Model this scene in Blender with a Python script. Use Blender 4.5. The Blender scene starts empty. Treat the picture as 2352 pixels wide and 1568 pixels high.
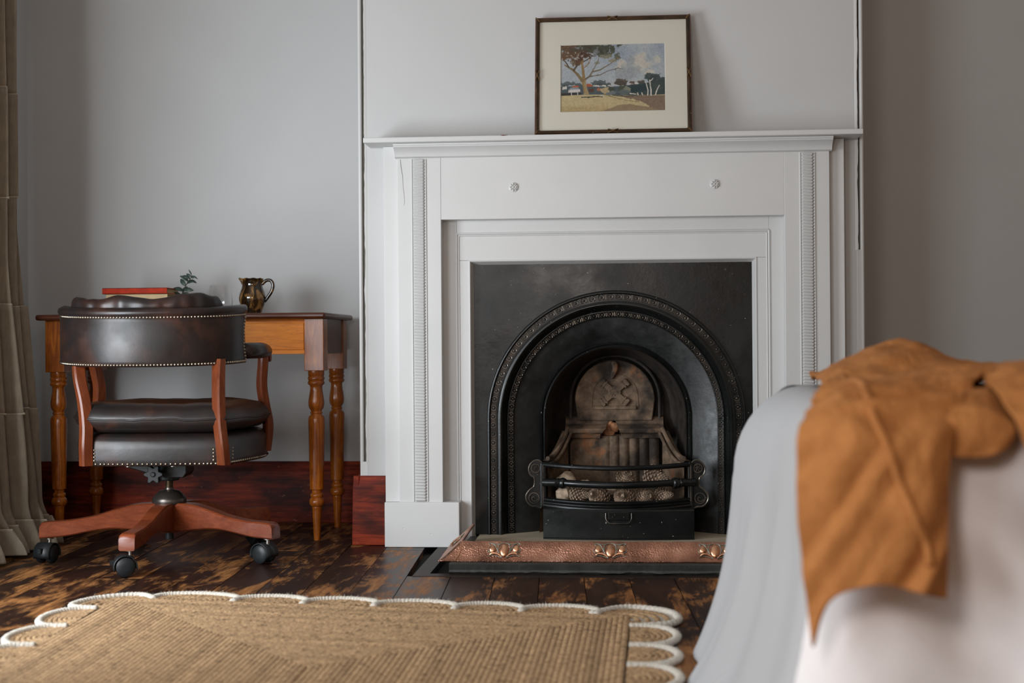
import bpy, bmesh, math, random
import numpy as np
from mathutils import Vector, Matrix, noise as mnoise

random.seed(7)
rng = np.random.default_rng(7)
SC = bpy.context.scene
COL = SC.collection
R = math.radians
PI = math.pi

# ------------------------------------------------------------------ camera
TH, PITCH, ROLL, CAMH = R(4.45), 6.0 / 3267.0, 0.007, 0.656
fw = Vector((-math.sin(TH), math.cos(TH), 0)); rt = Vector((math.cos(TH), math.sin(TH), 0)); up = Vector((0, 0, 1))
fw2 = fw * math.cos(PITCH) + up * math.sin(PITCH); up2 = up * math.cos(PITCH) - fw * math.sin(PITCH)
rt3 = rt * math.cos(ROLL) - up2 * math.sin(ROLL); up3 = up2 * math.cos(ROLL) + rt * math.sin(ROLL)
cam_d = bpy.data.cameras.new('camera'); cam = bpy.data.objects.new('camera', cam_d); COL.objects.link(cam)
cam_d.sensor_width = 36; cam_d.sensor_fit = 'HORIZONTAL'; cam_d.lens = 50.0; cam_d.clip_start = 0.05
m = Matrix((rt3, up3, -fw2)).transposed().to_4x4(); m.translation = (0, 0, CAMH); cam.matrix_world = m
cam_d.dof.use_dof = True; cam_d.dof.focus_distance = 4.5; cam_d.dof.aperture_fstop = 2.8
SC.camera = cam

# ------------------------------------------------------------------ world, daylight, exposure
w = bpy.data.worlds.new('world'); SC.world = w; w.use_nodes = True
w.node_tree.nodes['Background'].inputs[0].default_value = (0.75, 0.85, 1.0, 1)
w.node_tree.nodes['Background'].inputs[1].default_value = 0.35
def area(name, loc, rot, sx, sy, power, col):
    l = bpy.data.lights.new(name, 'AREA'); l.shape = 'RECTANGLE'; l.size = sx; l.size_y = sy
    l.energy = power; l.color = col
    o = bpy.data.objects.new(name, l); COL.objects.link(o); o.location = loc; o.rotation_euler = rot
    return o
# daylight standing in the two openings of the window wall (faces +X)
WALLX = -2.24
area('daylight_near_window', (WALLX + 0.10, 2.95, 0.72), (0, R(-90), R(50)), 1.0, 0.70, 23, (0.90, 0.97, 1.03))
area('daylight_rear_window', (WALLX + 0.36, 0.75, 1.05), (0, R(-90), R(32)), 1.3, 1.2, 22, (0.92, 0.975, 1.02))
pl_ = bpy.data.lights.new('added_fill_light', 'POINT'); pl_.energy = 27; pl_.color = (1.0, 0.91, 0.86); pl_.shadow_soft_size = 0.25  # unseen point light added to brighten the near side of the bed
pl_o = bpy.data.objects.new('added_fill_light', pl_); COL.objects.link(pl_o); pl_o.location = (-0.40, 0.30, 1.25)
SC.view_settings.view_transform = 'Standard'; SC.view_settings.look = 'None'
SC.view_settings.gamma = 1.0; SC.view_settings.use_curve_mapping = False
SC.view_settings.exposure = 0.84

# ------------------------------------------------------------------ mesh helpers
class MB:
    def __init__(s): s.v = []; s.f = []
    def add(s, vs, fs):
        n = len(s.v); s.v += [tuple(map(float, p)) for p in vs]; s.f += [tuple(i + n for i in q) for q in fs]; return s
    def box(s, x0, x1, y0, y1, z0, z1):
        return s.add([(x0,y0,z0),(x1,y0,z0),(x1,y1,z0),(x0,y1,z0),(x0,y0,z1),(x1,y0,z1),(x1,y1,z1),(x0,y1,z1)],
                     [(0,3,2,1),(4,5,6,7),(0,1,5,4),(1,2,6,5),(2,3,7,6),(3,0,4,7)])
    def prism(s, poly, axis, a, b):
        n = len(poly)
        def mk(p, t):
            return {'y': (p[0], t, p[1]), 'x': (t, p[0], p[1]), 'z': (p[0], p[1], t)}[axis]
        vs = [mk(p, a) for p in poly] + [mk(p, b) for p in poly]
        fs = [tuple(range(n)), tuple(range(2*n-1, n-1, -1))] + [(i, i+n, (i+1) % n + n, (i+1) % n) for i in range(n)]
        return s.add(vs, fs)
    def lathe(s, prof, n=24, c=(0,0,0), cap=True):
        vs = []; fs = []
        for r, z in prof:
            for k in range(n):
                a = 2*PI*k/n; vs.append((c[0]+r*math.cos(a), c[1]+r*math.sin(a), c[2]+z))
        for i in range(len(prof)-1):
            for k in range(n):
                k2 = (k+1) % n; fs.append((i*n+k, i*n+k2, (i+1)*n+k2, (i+1)*n+k))
        if cap:
            fs.append(tuple(range(n-1, -1, -1))); fs.append(tuple(range((len(prof)-1)*n, len(prof)*n)))
        return s.add(vs, fs)
    def tube(s, pts, r, n=10, closed=False, cap=True, flat=1.0):
        pts = [Vector(p) for p in pts]; N = len(pts)
        rs = r if hasattr(r, '__len__') else [r]*N
        vs = []; fs = []; prevn = None
        for i, p in enumerate(pts):
            t = (pts[(i+1) % N] - pts[i-1]) if closed else (pts[min(i+1, N-1)] - pts[max(i-1, 0)])
            t.normalize()
            if prevn is None:
                a = Vector((0,0,1)) if abs(t.z) < 0.9 else Vector((0,1,0))
                nn = (a - t*a.dot(t)).normalized()
            else:
                nn = (prevn - t*prevn.dot(t)).normalized()
            prevn = nn; b = t.cross(nn)
            for k in range(n):
                a = 2*PI*k/n; vs.append(p + nn*(rs[i]*flat*math.cos(a)) + b*(rs[i]*math.sin(a)))
        M_ = N if closed else N-1
        for i in range(M_):
            j = (i+1) % N
            for k in range(n):
                k2 = (k+1) % n; fs.append((i*n+k, i*n+k2, j*n+k2, j*n+k))
        if cap and not closed:
            fs.append(tuple(range(n-1, -1, -1))); fs.append(tuple(range((N-1)*n, N*n)))
        return s.add(vs, fs)
    def grid(s, P, cu=False, cv=False):
        nu, nv = len(P), len(P[0]); vs = [p for row in P for p in row]; fs = []
        for i in range(nu if cu else nu-1):
            for j in range(nv if cv else nv-1):
                i2, j2 = (i+1) % nu, (j+1) % nv
                fs.append((i*nv+j, i2*nv+j, i2*nv+j2, i*nv+j2))
        return s.add(vs, fs)
    def dome(s, c, r, nrm, h=None, n=8, m=2):
        nrm = Vector(nrm).normalized(); a = Vector((0,0,1)) if abs(nrm.z) < 0.9 else Vector((1,0,0))
        u = (a - nrm*a.dot(nrm)).normalized(); v = nrm.cross(u); c = Vector(c); h = r if h is None else h
        vs = []; fs = []
        for i in range(m):
            t = (PI/2)*i/m
            for k in range(n):
                q = 2*PI*k/n; vs.append(c + (u*math.cos(q)+v*math.sin(q))*r*math.cos(t) + nrm*h*math.sin(t))
        vs.append(c + nrm*h)
        for i in range(m-1):
            for k in range(n):
                k2 = (k+1) % n; fs.append((i*n+k, i*n+k2, (i+1)*n+k2, (i+1)*n+k))
        for k in range(n): fs.append(((m-1)*n+k, (m-1)*n+(k+1) % n, m*n))
        return s.add(vs, fs)
    def xf(s, M_, start=0):
        for i in range(start, len(s.v)): s.v[i] = tuple(M_ @ Vector(s.v[i]))
        return s
def finish(o, label=None, cat=None, group=None, kind=None):
    if label: o['label'] = label
    if cat: o['category'] = cat
    if group: o['group'] = group
    if kind: o['kind'] = kind
    return o
def obj(name, mb, mat, parent=None, smooth=35, bevel=0, recalc=True, sub=0, solid=0, colors=None, world=True):
    """one mesh object; coordinates are world ones, moved to the parent's base when it has a parent"""
    me = bpy.data.meshes.new(name)
    v = mb.v
    if parent is not None and world:
        q = BASE[parent.name]; v = [(a-q[0], b-q[1], c-q[2]) for a, b, c in v]
    me.from_pydata(v, [], mb.f)
    if recalc:
        bm = bmesh.new(); bm.from_mesh(me); bmesh.ops.recalc_face_normals(bm, faces=bm.faces); bm.to_mesh(me); bm.free()
    if smooth:
        me.polygons.foreach_set('use_smooth', [True]*len(me.polygons))
        if smooth < 180: me.set_sharp_from_angle(angle=R(smooth))
    if colors is not None:
        at = me.color_attributes.new('Col', 'FLOAT_COLOR', 'POINT')
        at.data.foreach_set('color', np.asarray(colors, dtype=np.float32).ravel())
    me.materials.append(mat)
    o = bpy.data.objects.new(name, me); COL.objects.link(o)
    if parent is not None:
        o.parent = parent
        BASE[o.name] = BASE[parent.name]
    else:
        BASE[o.name] = (0, 0, 0)
    if bevel:
        b = o.modifiers.new('bevel', 'BEVEL'); b.width = bevel; b.segments = 2; b.limit_method = 'ANGLE'; b.angle_limit = R(40)
    if solid:
        q = o.modifiers.new('solid', 'SOLIDIFY'); q.thickness = solid; q.offset = 0
    if sub:
        q = o.modifiers.new('sub', 'SUBSURF'); q.levels = sub; q.render_levels = sub
    return o
BASE = {}
def thing(name, loc, label=None, cat=None, group=None, kind=None, rz=0):
    o = bpy.data.objects.new(name, None); COL.objects.link(o); o.empty_display_size = 0.05
    o.location = loc; o.rotation_euler = (0, 0, rz); BASE[o.name] = tuple(loc)
    return finish(o, label, cat, group, kind)
def cr(pts, n):
    """Catmull-Rom through points, n samples"""
    P = [np.array(p, float) for p in pts]; out = []; K = len(P)-1
    for i in range(n):
        t = i/(n-1)*K; k = min(int(t), K-1); u = t-k
        p0, p1, p2, p3 = P[max(k-1,0)], P[k], P[k+1], P[min(k+2,K)]
        out.append(0.5*((2*p1)+(-p0+p2)*u+(2*p0-5*p1+4*p2-p3)*u*u+(-p0+3*p1-3*p2+p3)*u**3))
    return out
def nz(x, y=0, z=0): return mnoise.noise(Vector((x, y, z)))
def sstep(a, b, x): t = min(1, max(0, (x-a)/(b-a))); return t*t*(3-2*t)

# ------------------------------------------------------------------ materials
class Mat:
    def __init__(s, name, rough=0.5, metal=0.0, spec=0.5):
        s.m = bpy.data.materials.new(name); s.m.use_nodes = True; s.t = s.m.node_tree; s.b = s.t.nodes['Principled BSDF']
        s.b.inputs['Roughness'].default_value = rough; s.b.inputs['Metallic'].default_value = metal
        s.b.inputs['Specular IOR Level'].default_value = spec
        s.co = None
    def n(s, typ, **kw):
        q = s.t.nodes.new(typ)
        for k, v in kw.items():
            if k in q.inputs: q.inputs[k].default_value = v
            else: setattr(q, k, v)
        return q
    def l(s, a, b): s.t.links.new(a, b)
    def coord(s, scale=(1,1,1), kind='pos', rz=0, rand=False):
        mp = s.n('ShaderNodeMapping'); mp.inputs['Scale'].default_value = scale; mp.inputs['Rotation'].default_value = (0, 0, rz)
        if kind == 'pos': src = s.n('ShaderNodeNewGeometry').outputs['Position']
        else: src = s.n('ShaderNodeTexCoord').outputs['Object']
        if rand:
            oi = s.n('ShaderNodeObjectInfo'); ml = s.n('ShaderNodeMath', operation='MULTIPLY'); ml.inputs[1].default_value = 37.0
            s.l(oi.outputs['Random'], ml.inputs[0]); ad = s.n('ShaderNodeVectorMath', operation='ADD')
            s.l(src, ad.inputs[0]); s.l(ml.outputs[0], ad.inputs[1]); src = ad.outputs[0]
        s.l(src, mp.inputs['Vector']); return mp.outputs['Vector']
    def noise(s, vec, scale, detail=4, rough=0.55, dist=0):
        q = s.n('ShaderNodeTexNoise'); q.inputs['Scale'].default_value = scale; q.inputs['Detail'].default_value = detail
        q.inputs['Roughness'].default_value = rough; q.inputs['Distortion'].default_value = dist
        s.l(vec, q.inputs['Vector']); return q.outputs['Fac']
    def ramp(s, fac, stops):
        q = s.n('ShaderNodeValToRGB'); e = q.color_ramp.elements
        while len(e) < len(stops): e.new(0.5)
        for k, (p, c) in enumerate(stops):
            e[k].position = p; e[k].color = (c[0], c[1], c[2], 1) if hasattr(c, '__len__') else (c, c, c, 1)
        s.l(fac, q.inputs['Fac']); return q.outputs['Color']
    def mix(s, fac, a, b, mode='MIX'):
        q = s.n('ShaderNodeMix', data_type='RGBA', blend_type=mode)
        for key, x in ((0, fac), (6, a), (7, b)):
            if hasattr(x, 'default_value') or hasattr(x, 'is_linked'): s.l(x, q.inputs[key])
            elif key == 0: q.inputs[0].default_value = x
            else: q.inputs[key].default_value = (x[0], x[1], x[2], 1)
        return q.outputs[2]
    def color(s, c):
        if hasattr(c, 'is_linked'): s.l(c, s.b.inputs['Base Color'])
        else: s.b.inputs['Base Color'].default_value = (c[0], c[1], c[2], 1)
    def bump(s, fac, strength=0.3, dist=0.002):
        q = s.n('ShaderNodeBump'); q.inputs['Strength'].default_value = strength; q.inputs['Distance'].default_value = dist
        s.l(fac, q.inputs['Height'])
        if s.b.inputs['Normal'].is_linked: s.l(s.b.inputs['Normal'].links[0].from_socket, q.inputs['Normal'])
        s.l(q.outputs['Normal'], s.b.inputs['Normal'])
    def rough(s, fac): s.l(fac, s.b.inputs['Roughness'])
def simple(name, c, rough=0.5, metal=0, spec=0.5, var=0.0, scale=20, bump=0, bscale=60, kind='pos', bdist=0.002):
    q = Mat(name, rough, metal, spec)
    v = q.coord(kind=kind)
    if var: q.color(q.ramp(q.noise(v, scale), [(0.3, [x*(1-var) for x in c]), (0.7, [min(1, x*(1+var)) for x in c])]))
    else: q.color(c)
    if bump: q.bump(q.noise(v, bscale), bump, bdist)
    return q.m
def wood(name, dark, mid, light, axis, rough=0.35, scale=1.0, kind='obj', coat=0.06, rand=False, patch=0.55):
    q = Mat(name, rough, 0, 0.35); sc = {'x': (1.2,14,14), 'y': (14,1.2,14), 'z': (14,14,1.2)}[axis]
    v = q.coord([x*scale for x in sc], kind, rand=rand)
    g = q.noise(v, 6, 8, 0.65, 1.5); v2 = q.coord((1,1,1), kind, rand=rand)
    c = q.ramp(g, [(0.25, dark), (0.5, mid), (0.75, light)])
    c = q.mix(q.ramp(q.noise(v2, 7, 4), [(0.35, 0), (0.65, patch)]), c, dark)
    fl = q.noise(v, 60, 3, 0.7); c = q.mix(q.ramp(fl, [(0.30, 0.8), (0.38, 0)]), c, [x*0.35 for x in dark])
    q.color(c); q.bump(g, 0.08, 0.001); q.b.inputs['Coat Weight'].default_value = coat; q.b.inputs['Coat Roughness'].default_value = 0.2
    return q.m

MAT = {}
MAT['wall'] = simple('wall_paint', (0.56, 0.56, 0.555), 0.6, var=0.025, scale=2.5, bump=0.10, bscale=160)
MAT['wall_warm'] = simple('warm_beige_paint', (0.50, 0.36, 0.25), 0.7, var=0.03, scale=3)
MAT['ceiling'] = simple('ceiling_paint', (0.72, 0.71, 0.69), 0.8, var=0.02)
MAT['paint'] = simple('white_gloss_paint', (0.63, 0.63, 0.62), 0.38, var=0.02, scale=6, bump=0.12, bscale=90)
def chipped():
    q = Mat('chipped_white_paint', 0.42); v = q.coord()
    q.color((0.63, 0.63, 0.62)); vo = q.n('ShaderNodeTexVoronoi'); vo.inputs['Scale'].default_value = 38; q.l(v, vo.inputs['Vector'])
    pits = q.ramp(vo.outputs['Distance'], [(0.0, 0.0), (0.13, 1.0)])
    mask = q.ramp(q.noise(v, 14, 2), [(0.50, 1.0), (0.58, 0.0)])
    q.bump(q.mix(mask, pits, (1, 1, 1)), 0.5, 0.002); q.bump(q.noise(v, 110), 0.15, 0.001); return q.m
MAT['chip'] = chipped()
MAT['groove'] = simple('dark_gap', (0.13, 0.12, 0.10), 0.8, var=0.3)
def floor_mat():
    q = Mat('worn_stained_boards', 0.44, 0, 0.22); v = q.coord((9, 0.9, 9), 'obj', rand=True); v2 = q.coord((3.2, 1.05, 3), 'obj', rand=True)
    grain = q.noise(v, 9, 8, 0.7, 0.6)
    bare = q.ramp(grain, [(0.3, (0.14, 0.050, 0.015)), (0.55, (0.32, 0.135, 0.042)), (0.75, (0.46, 0.225, 0.085))])
    stain = q.ramp(grain, [(0.3, (0.006, 0.0035, 0.0025)), (0.7, (0.034, 0.013, 0.008))])
    wear = q.noise(v2, 3.0, 9, 0.68, 0.5); sh = q.noise(v, 14, 6, 0.75)
    wsum = q.n('ShaderNodeMath', operation='MULTIPLY_ADD'); q.l(sh, wsum.inputs[0]); wsum.inputs[1].default_value = 0.30; q.l(wear, wsum.inputs[2])
    mk = q.ramp(wsum.outputs[0], [(0.645, 0.0), (0.76, 1.0)])
    c = q.mix(mk, stain, bare); q.color(c)
    q.rough(q.ramp(mk, [(0, 0.36), (1, 0.55)])); q.bump(grain, 0.15, 0.001); return q.m
MAT['floor'] = floor_mat()
MAT['darkwood'] = simple('ebonised_border', (0.020, 0.012, 0.009), 0.5, spec=0.25, var=0.5, scale=9)
MAT['sub'] = simple('underfloor_dark', (0.006, 0.005, 0.004), 0.9)
def mahog():
    q = Mat('mahogany_varnish', 0.5, 0, 0.16); v = q.coord((1.4, 1.4, 16)); v2 = q.coord((2.5, 2.5, 6))
    g = q.noise(v, 5, 8, 0.65, 0.6)
    c = q.ramp(g, [(0.3, (0.045, 0.006, 0.003)), (0.5, (0.21, 0.024, 0.008)), (0.75, (0.38, 0.055, 0.014))])
    c = q.mix(q.ramp(q.noise(v2, 2.2, 4), [(0.40, 0.0), (0.66, 0.85)]), c, (0.014, 0.004, 0.003))
    sp = q.noise(q.coord(), 55, 2); c = q.mix(q.ramp(sp, [(0.70, 0), (0.74, 0.5)]), c, (0.35, 0.16, 0.09)); q.color(c)
    q.bump(g, 0.1, 0.002); return q.m
MAT['mahog'] = mahog()
MAT['chairwood'] = wood('cherry_stained_wood', (0.085, 0.018, 0.006), (0.17, 0.040, 0.013), (0.25, 0.064, 0.020), 'z', 0.32, 0.5)
MAT['chairwood_arm'] = wood('cherry_stained_star', (0.10, 0.020, 0.007), (0.19, 0.042, 0.014), (0.27, 0.066, 0.021), 'x', 0.3, 0.6)
MAT['tablewood'] = wood('amber_pine', (0.12, 0.026, 0.005), (0.42, 0.112, 0.010), (0.70, 0.23, 0.022), 'z', 0.25, 0.8, patch=0.6, coat=0.3)
MAT['tablewood_x'] = wood('amber_pine_rail', (0.50, 0.135, 0.011), (0.84, 0.255, 0.012), (0.95, 0.34, 0.024), 'x', 0.45, 0.8, patch=0.25, coat=0.0)
MAT['tabletop'] = wood('dark_table_top', (0.050, 0.013, 0.007), (0.115, 0.032, 0.014), (0.18, 0.058, 0.024), 'x', 0.3, 0.8)
def leather():
    q = Mat('aged_brown_leather', 0.34, 0, 0.42); v = q.coord(kind='obj')
    c = q.ramp(q.noise(v, 9, 5, 0.6, 0.4), [(0.32, (0.011, 0.010, 0.010)), (0.52, (0.019, 0.011, 0.009)), (0.74, (0.055, 0.021, 0.014))])
    q.color(c); q.rough(q.ramp(q.noise(v, 14), [(0.3, 0.30), (0.7, 0.46)]))
    vo = q.n('ShaderNodeTexVoronoi'); vo.inputs['Scale'].default_value = 420; q.l(v, vo.inputs['Vector']); q.bump(vo.outputs['Distance'], 0.10, 0.0006)
    q.bump(q.noise(v, 18, 5, 0.6, 0.4), 0.12, 0.004); return q.m
MAT['leather'] = leather()
MAT['nail'] = simple('antique_nail', (0.42, 0.36, 0.28), 0.32, 1.0, var=0.3, scale=300)
MAT['plastic'] = simple('black_plastic', (0.012, 0.014, 0.015), 0.42, spec=0.35, bump=0.05, bscale=400)
MAT['steel'] = simple('bare_steel', (0.45, 0.43, 0.40), 0.35, 1.0)
MAT['brass'] = simple('threaded_brass_steel', (0.38, 0.30, 0.20), 0.35, 1.0, var=0.3, scale=90)
MAT['hub'] = simple('gunmetal_hub', (0.10, 0.085, 0.075), 0.33, 0.8)
def iron():
    q = Mat('black_leaded_iron', 0.36, 0, 0.42); v = q.coord()
    c = q.ramp(q.noise(v, 5, 5), [(0.35, (0.0035, 0.0042, 0.0042)), (0.68, (0.011, 0.012, 0.0117))])
    sp = q.noise(v, 130, 1, 0.4); c = q.mix(q.ramp(sp, [(0.775, 0), (0.785, 0.8)]), c, (0.42, 0.38, 0.31)); q.color(c)
    q.rough(q.ramp(q.noise(v, 8, 5), [(0.3, 0.20), (0.7, 0.40)]))
    q.bump(q.noise(v, 40, 6, 0.7), 0.16, 0.003); return q.m
MAT['iron'] = iron()
def iron_sheen():
    q = Mat('burnished_iron_reveal', 0.42, 0, 0.9); v = q.coord()
    q.color(q.ramp(q.noise(v, 9, 5), [(0.35, (0.006, 0.007, 0.007)), (0.7, (0.026, 0.028, 0.028))]))
    q.rough(q.ramp(q.noise(v, 26, 6, 0.7), [(0.35, 0.34), (0.65, 0.60)])); q.bump(q.noise(v, 55, 7, 0.75), 0.30, 0.003); return q.m
MAT['sheen'] = iron_sheen()
def iron_worn():
    q = Mat('worn_iron_relief', 0.30, 0.5); v = q.coord()
    c = q.ramp(q.noise(v, 16, 4), [(0.35, (0.030, 0.030, 0.028)), (0.72, (0.17, 0.135, 0.105))])
    q.color(c); q.bump(q.noise(v, 90, 4), 0.2, 0.002); return q.m
MAT['ironrel'] = iron_worn()
MAT['rust'] = simple('sooty_rust_iron', (0.022, 0.016, 0.012), 0.7, var=0.7, scale=24, bump=0.3, bscale=90)
def clay():
    q = Mat('sooted_fireclay', 0.85); v = q.coord()
    c = q.ramp(q.noise(v, 20, 6, 0.65), [(0.3, (0.050, 0.034, 0.023)), (0.5, (0.16, 0.105, 0.066)), (0.75, (0.30, 0.20, 0.13))])
    c = q.mix(q.ramp(q.noise(v, 8, 5), [(0.46, 0), (0.62, 0.88)]), c, (0.010, 0.008, 0.007))
    c = q.mix(q.ramp(q.noise(v, 12, 3), [(0.62, 0), (0.72, 0.7)]), c, (0.30, 0.12, 0.045)); q.color(c)
    q.bump(q.noise(v, 60, 7, 0.7), 0.5, 0.005); return q.m
MAT['clay'] = clay()
MAT['clay_raw'] = simple('broken_clay', (0.42, 0.20, 0.10), 0.9, var=0.4, scale=50, bump=0.6, bscale=70, bdist=0.005)
MAT['cone'] = simple('pine_cone_scale', (0.34, 0.25, 0.18), 0.8, var=0.55, scale=70, kind='obj')
MAT['rubble'] = simple('dusty_rubble', (0.46, 0.35, 0.25), 0.95, var=0.4, scale=60, bump=0.6, bscale=70, kind='obj', bdist=0.004)
def copper():
    q = Mat('hammered_copper', 0.34, 1.0); v = q.coord()
    c = q.ramp(q.noise(v, 9, 5), [(0.32, (0.27, 0.13, 0.085)), (0.55, (0.56, 0.28, 0.19)), (0.75, (0.80, 0.47, 0.35))])
    q.color(c); vo = q.n('ShaderNodeTexVoronoi', feature='SMOOTH_F1'); vo.inputs['Scale'].default_value = 240; q.l(v, vo.inputs['Vector'])
    msk = q.ramp(q.noise(v, 6, 3), [(0.40, 0.25), (0.6, 1.0)]); q.bump(q.mix(msk, (0.3, 0.3, 0.3), vo.outputs['Distance']), 0.7, 0.003)
    q.rough(q.ramp(q.noise(v, 18), [(0.3, 0.28), (0.7, 0.5)])); return q.m
MAT['copper'] = copper()
MAT['copper_hi'] = simple('polished_copper_boss', (0.80, 0.42, 0.25), 0.3, 1.0, var=0.3, scale=60)
MAT['verdigris'] = simple('verdigris_line', (0.28, 0.31, 0.26), 0.5, 0.6, var=0.3, scale=60)
MAT['slate'] = simple('black_slate', (0.030, 0.032, 0.028), 0.5, var=0.5, scale=14, bump=0.4, bscale=45, bdist=0.004)
MAT['beige'] = simple('sandstone_inner_hearth', (0.42, 0.35, 0.25), 0.75, var=0.12, scale=12)
def vcol(name, rough, bump=0, bscale=200, spec=0.3, bd=0.002, fuzz=False, sheen=0):
    q = Mat(name, rough, 0, spec); a = q.n('ShaderNodeVertexColor', layer_name='Col'); c = a.outputs['Color']
    v = q.coord()
    if fuzz: c = q.mix(q.ramp(q.noise(v, 260, 3), [(0.35, 0.55), (0.6, 0)]), c, (0.11, 0.055, 0.025))
    q.color(c)
    if bump: q.bump(q.noise(v, bscale, 4, 0.7), bump, bd)
    q.b.inputs['Sheen Weight'].default_value = sheen
    return q.m
MAT['jute'] = vcol('braided_jute', 0.9, 0.8, 330, 0.1, 0.004, True)
MAT['rope'] = simple('white_jute_rope', (0.66, 0.61, 0.53), 0.9, spec=0.1, var=0.14, scale=140, bump=0.8, bscale=300, bdist=0.004)
MAT['paper'] = vcol('watercolour_on_paper', 0.75, 0.15, 900, 0.2, 0.0006)
MAT['mat'] = simple('cream_mount_board', (0.64, 0.61, 0.52), 0.8, var=0.015, scale=4)
def frame_m():
    q = Mat('bronzed_gilt_frame', 0.42, 0.35); v = q.coord()
    c = q.ramp(q.noise(v, 18, 4), [(0.3, (0.030, 0.017, 0.009)), (0.7, (0.085, 0.045, 0.020))])
    c = q.mix(q.ramp(q.noise(v, 75, 2), [(0.70, 0), (0.74, 0.8)]), c, (0.45, 0.32, 0.18)); q.color(c); return q.m
MAT['frame'] = frame_m()
MAT['ribbon'] = simple('gilt_ribbon', (0.15, 0.085, 0.034), 0.42, 0.5, var=0.4, scale=80)
MAT['redpaint'] = simple('red_bole', (0.20, 0.03, 0.02), 0.5)
def glass_m(name, tint=(1,1,1), gl=0.06):
    mm = bpy.data.materials.new(name); mm.use_nodes = True; t = mm.node_tree; t.nodes.clear()
    o = t.nodes.new('ShaderNodeOutputMaterial'); mx = t.nodes.new('ShaderNodeMixShader'); tr = t.nodes.new('ShaderNodeBsdfTransparent'); g = t.nodes.new('ShaderNodeBsdfGlossy')
    tr.inputs[0].default_value = (*tint, 1); g.inputs['Roughness'].default_value = 0.02
    fr = t.nodes.new('ShaderNodeLayerWeight'); fr.inputs[0].default_value = 0.18; mu = t.nodes.new('ShaderNodeMath'); mu.operation = 'MULTIPLY'; mu.inputs[1].default_value = gl*8
    t.links.new(fr.outputs['Fresnel'], mu.inputs[0]); t.links.new(mu.outputs[0], mx.inputs[0])
    t.links.new(tr.outputs[0], mx.inputs[1]); t.links.new(g.outputs[0], mx.inputs[2]); t.links.new(mx.outputs[0], o.inputs[0]); return mm
MAT['pane'] = glass_m('clear_pane', gl=0.03)
tg = Mat('drinking_glass', 0.02); tg.color((1, 1, 1)); tg.b.inputs['Transmission Weight'].default_value = 1.0; tg.b.inputs['IOR'].default_value = 1.45; MAT['tumbler'] = tg.m
def lustre():
    q = Mat('treacle_lustre_glaze', 0.10); v = q.coord((1, 1, 0.45), 'obj')
    c = q.ramp(q.noise(v, 46, 5, 0.6, 1.0), [(0.36, (0.010, 0.007, 0.004)), (0.52, (0.045, 0.020, 0.006)), (0.62, (0.24, 0.12, 0.030)), (0.75, (0.42, 0.26, 0.09))])
    q.color(c); q.b.inputs['Coat Weight'].default_value = 0.6; q.bump(q.noise(v, 30), 0.2, 0.003); return q.m
MAT['lustre'] = lustre()
MAT['bookred'] = simple('red_book_cloth', (0.42, 0.030, 0.008), 0.65, spec=0.2, var=0.25, scale=30)
MAT['bookcream'] = simple('cream_book_cloth', (0.58, 0.42, 0.22), 0.6, var=0.12, scale=30)
MAT['bookbrown'] = simple('brown_book_cloth', (0.10, 0.05, 0.03), 0.6)
MAT['pages'] = simple('aged_pages', (0.50, 0.36, 0.19), 0.8, var=0.15, scale=200)
MAT['leaf'] = simple('eucalyptus_leaf', (0.045, 0.075, 0.058), 0.5, var=0.35, scale=60)
MAT['stem'] = simple('eucalyptus_stem', (0.05, 0.045, 0.03), 0.6)
MAT['bottle'] = simple('green_bottle_glass', (0.02, 0.035, 0.025), 0.12)
def linen(name, c, rough=0.85, bs=420, var=0.12, sheen=0.2, kind='pos', vscale=(1,1,1), streak=None):
    q = Mat(name, rough, 0, 0.2); v = q.coord(vscale, kind)
    col = q.ramp(q.noise(v, 26, 5), [(0.3, [x*(1-var) for x in c]), (0.7, [min(1, x*(1+var)) for x in c])])
    if streak:
        sv = q.coord(streak, kind); col = q.mix(q.ramp(q.noise(sv, 40, 4, 0.7), [(0.35, 0.45), (0.65, 0)]), col, [x*0.5 for x in c])
        q.bump(q.noise(sv, 60, 3), 0.3, 0.002)
    q.color(col); q.bump(q.noise(v, bs, 3), 0.25, 0.001); q.b.inputs['Sheen Weight'].default_value = sheen; return q.m
MAT['curtain'] = linen('tan_linen_curtain', (0.33, 0.275, 0.205), streak=(9, 9, 0.4))
MAT['fringe'] = simple('frayed_linen_edge', (0.52, 0.45, 0.34), 0.9, var=0.2, scale=100)
def throw_m():
    q = Mat('ochre_linen_throw', 0.85, 0, 0.2); v = q.coord(); v2 = q.coord((1.0, 0.45, 0.6))
    q.color(q.ramp(q.noise(v, 22, 5), [(0.3, (0.34, 0.130, 0.036)), (0.7, (0.46, 0.190, 0.058))]))
    q.bump(q.noise(v2, 34, 5, 0.6, 0.8), 0.55, 0.010); q.bump(q.noise(v, 300, 3), 0.25, 0.001); return q.m
MAT['throw'] = throw_m()
def sheet_m():
    q = Mat('striped_white_cotton', 0.8, 0, 0.2); v = q.coord((1, 1, 0))
    wv = q.n('ShaderNodeTexWave', wave_type='BANDS', bands_direction='DIAGONAL'); wv.inputs['Scale'].default_value = 55; q.l(v, wv.inputs['Vector'])
    q.color(q.ramp(wv.outputs['Fac'], [(0.2, (0.445, 0.45, 0.46)), (0.8, (0.49, 0.49, 0.495))])); q.bump(q.noise(q.coord(), 300, 3), 0.15, 0.001); return q.m
MAT['sheet'] = sheet_m()
MAT['valance'] = linen('pale_rose_linen', (0.84, 0.81, 0.81), var=0.03, sheen=0.0)
MAT['mattress'] = simple('mattress_ticking', (0.6, 0.58, 0.54), 0.8)
MAT['bedbase'] = simple('dark_bed_base', (0.05, 0.04, 0.035), 0.6)
MAT['slip'] = simple('white_slip_cover', (0.66, 0.62, 0.62), 0.85, var=0.04)
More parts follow.
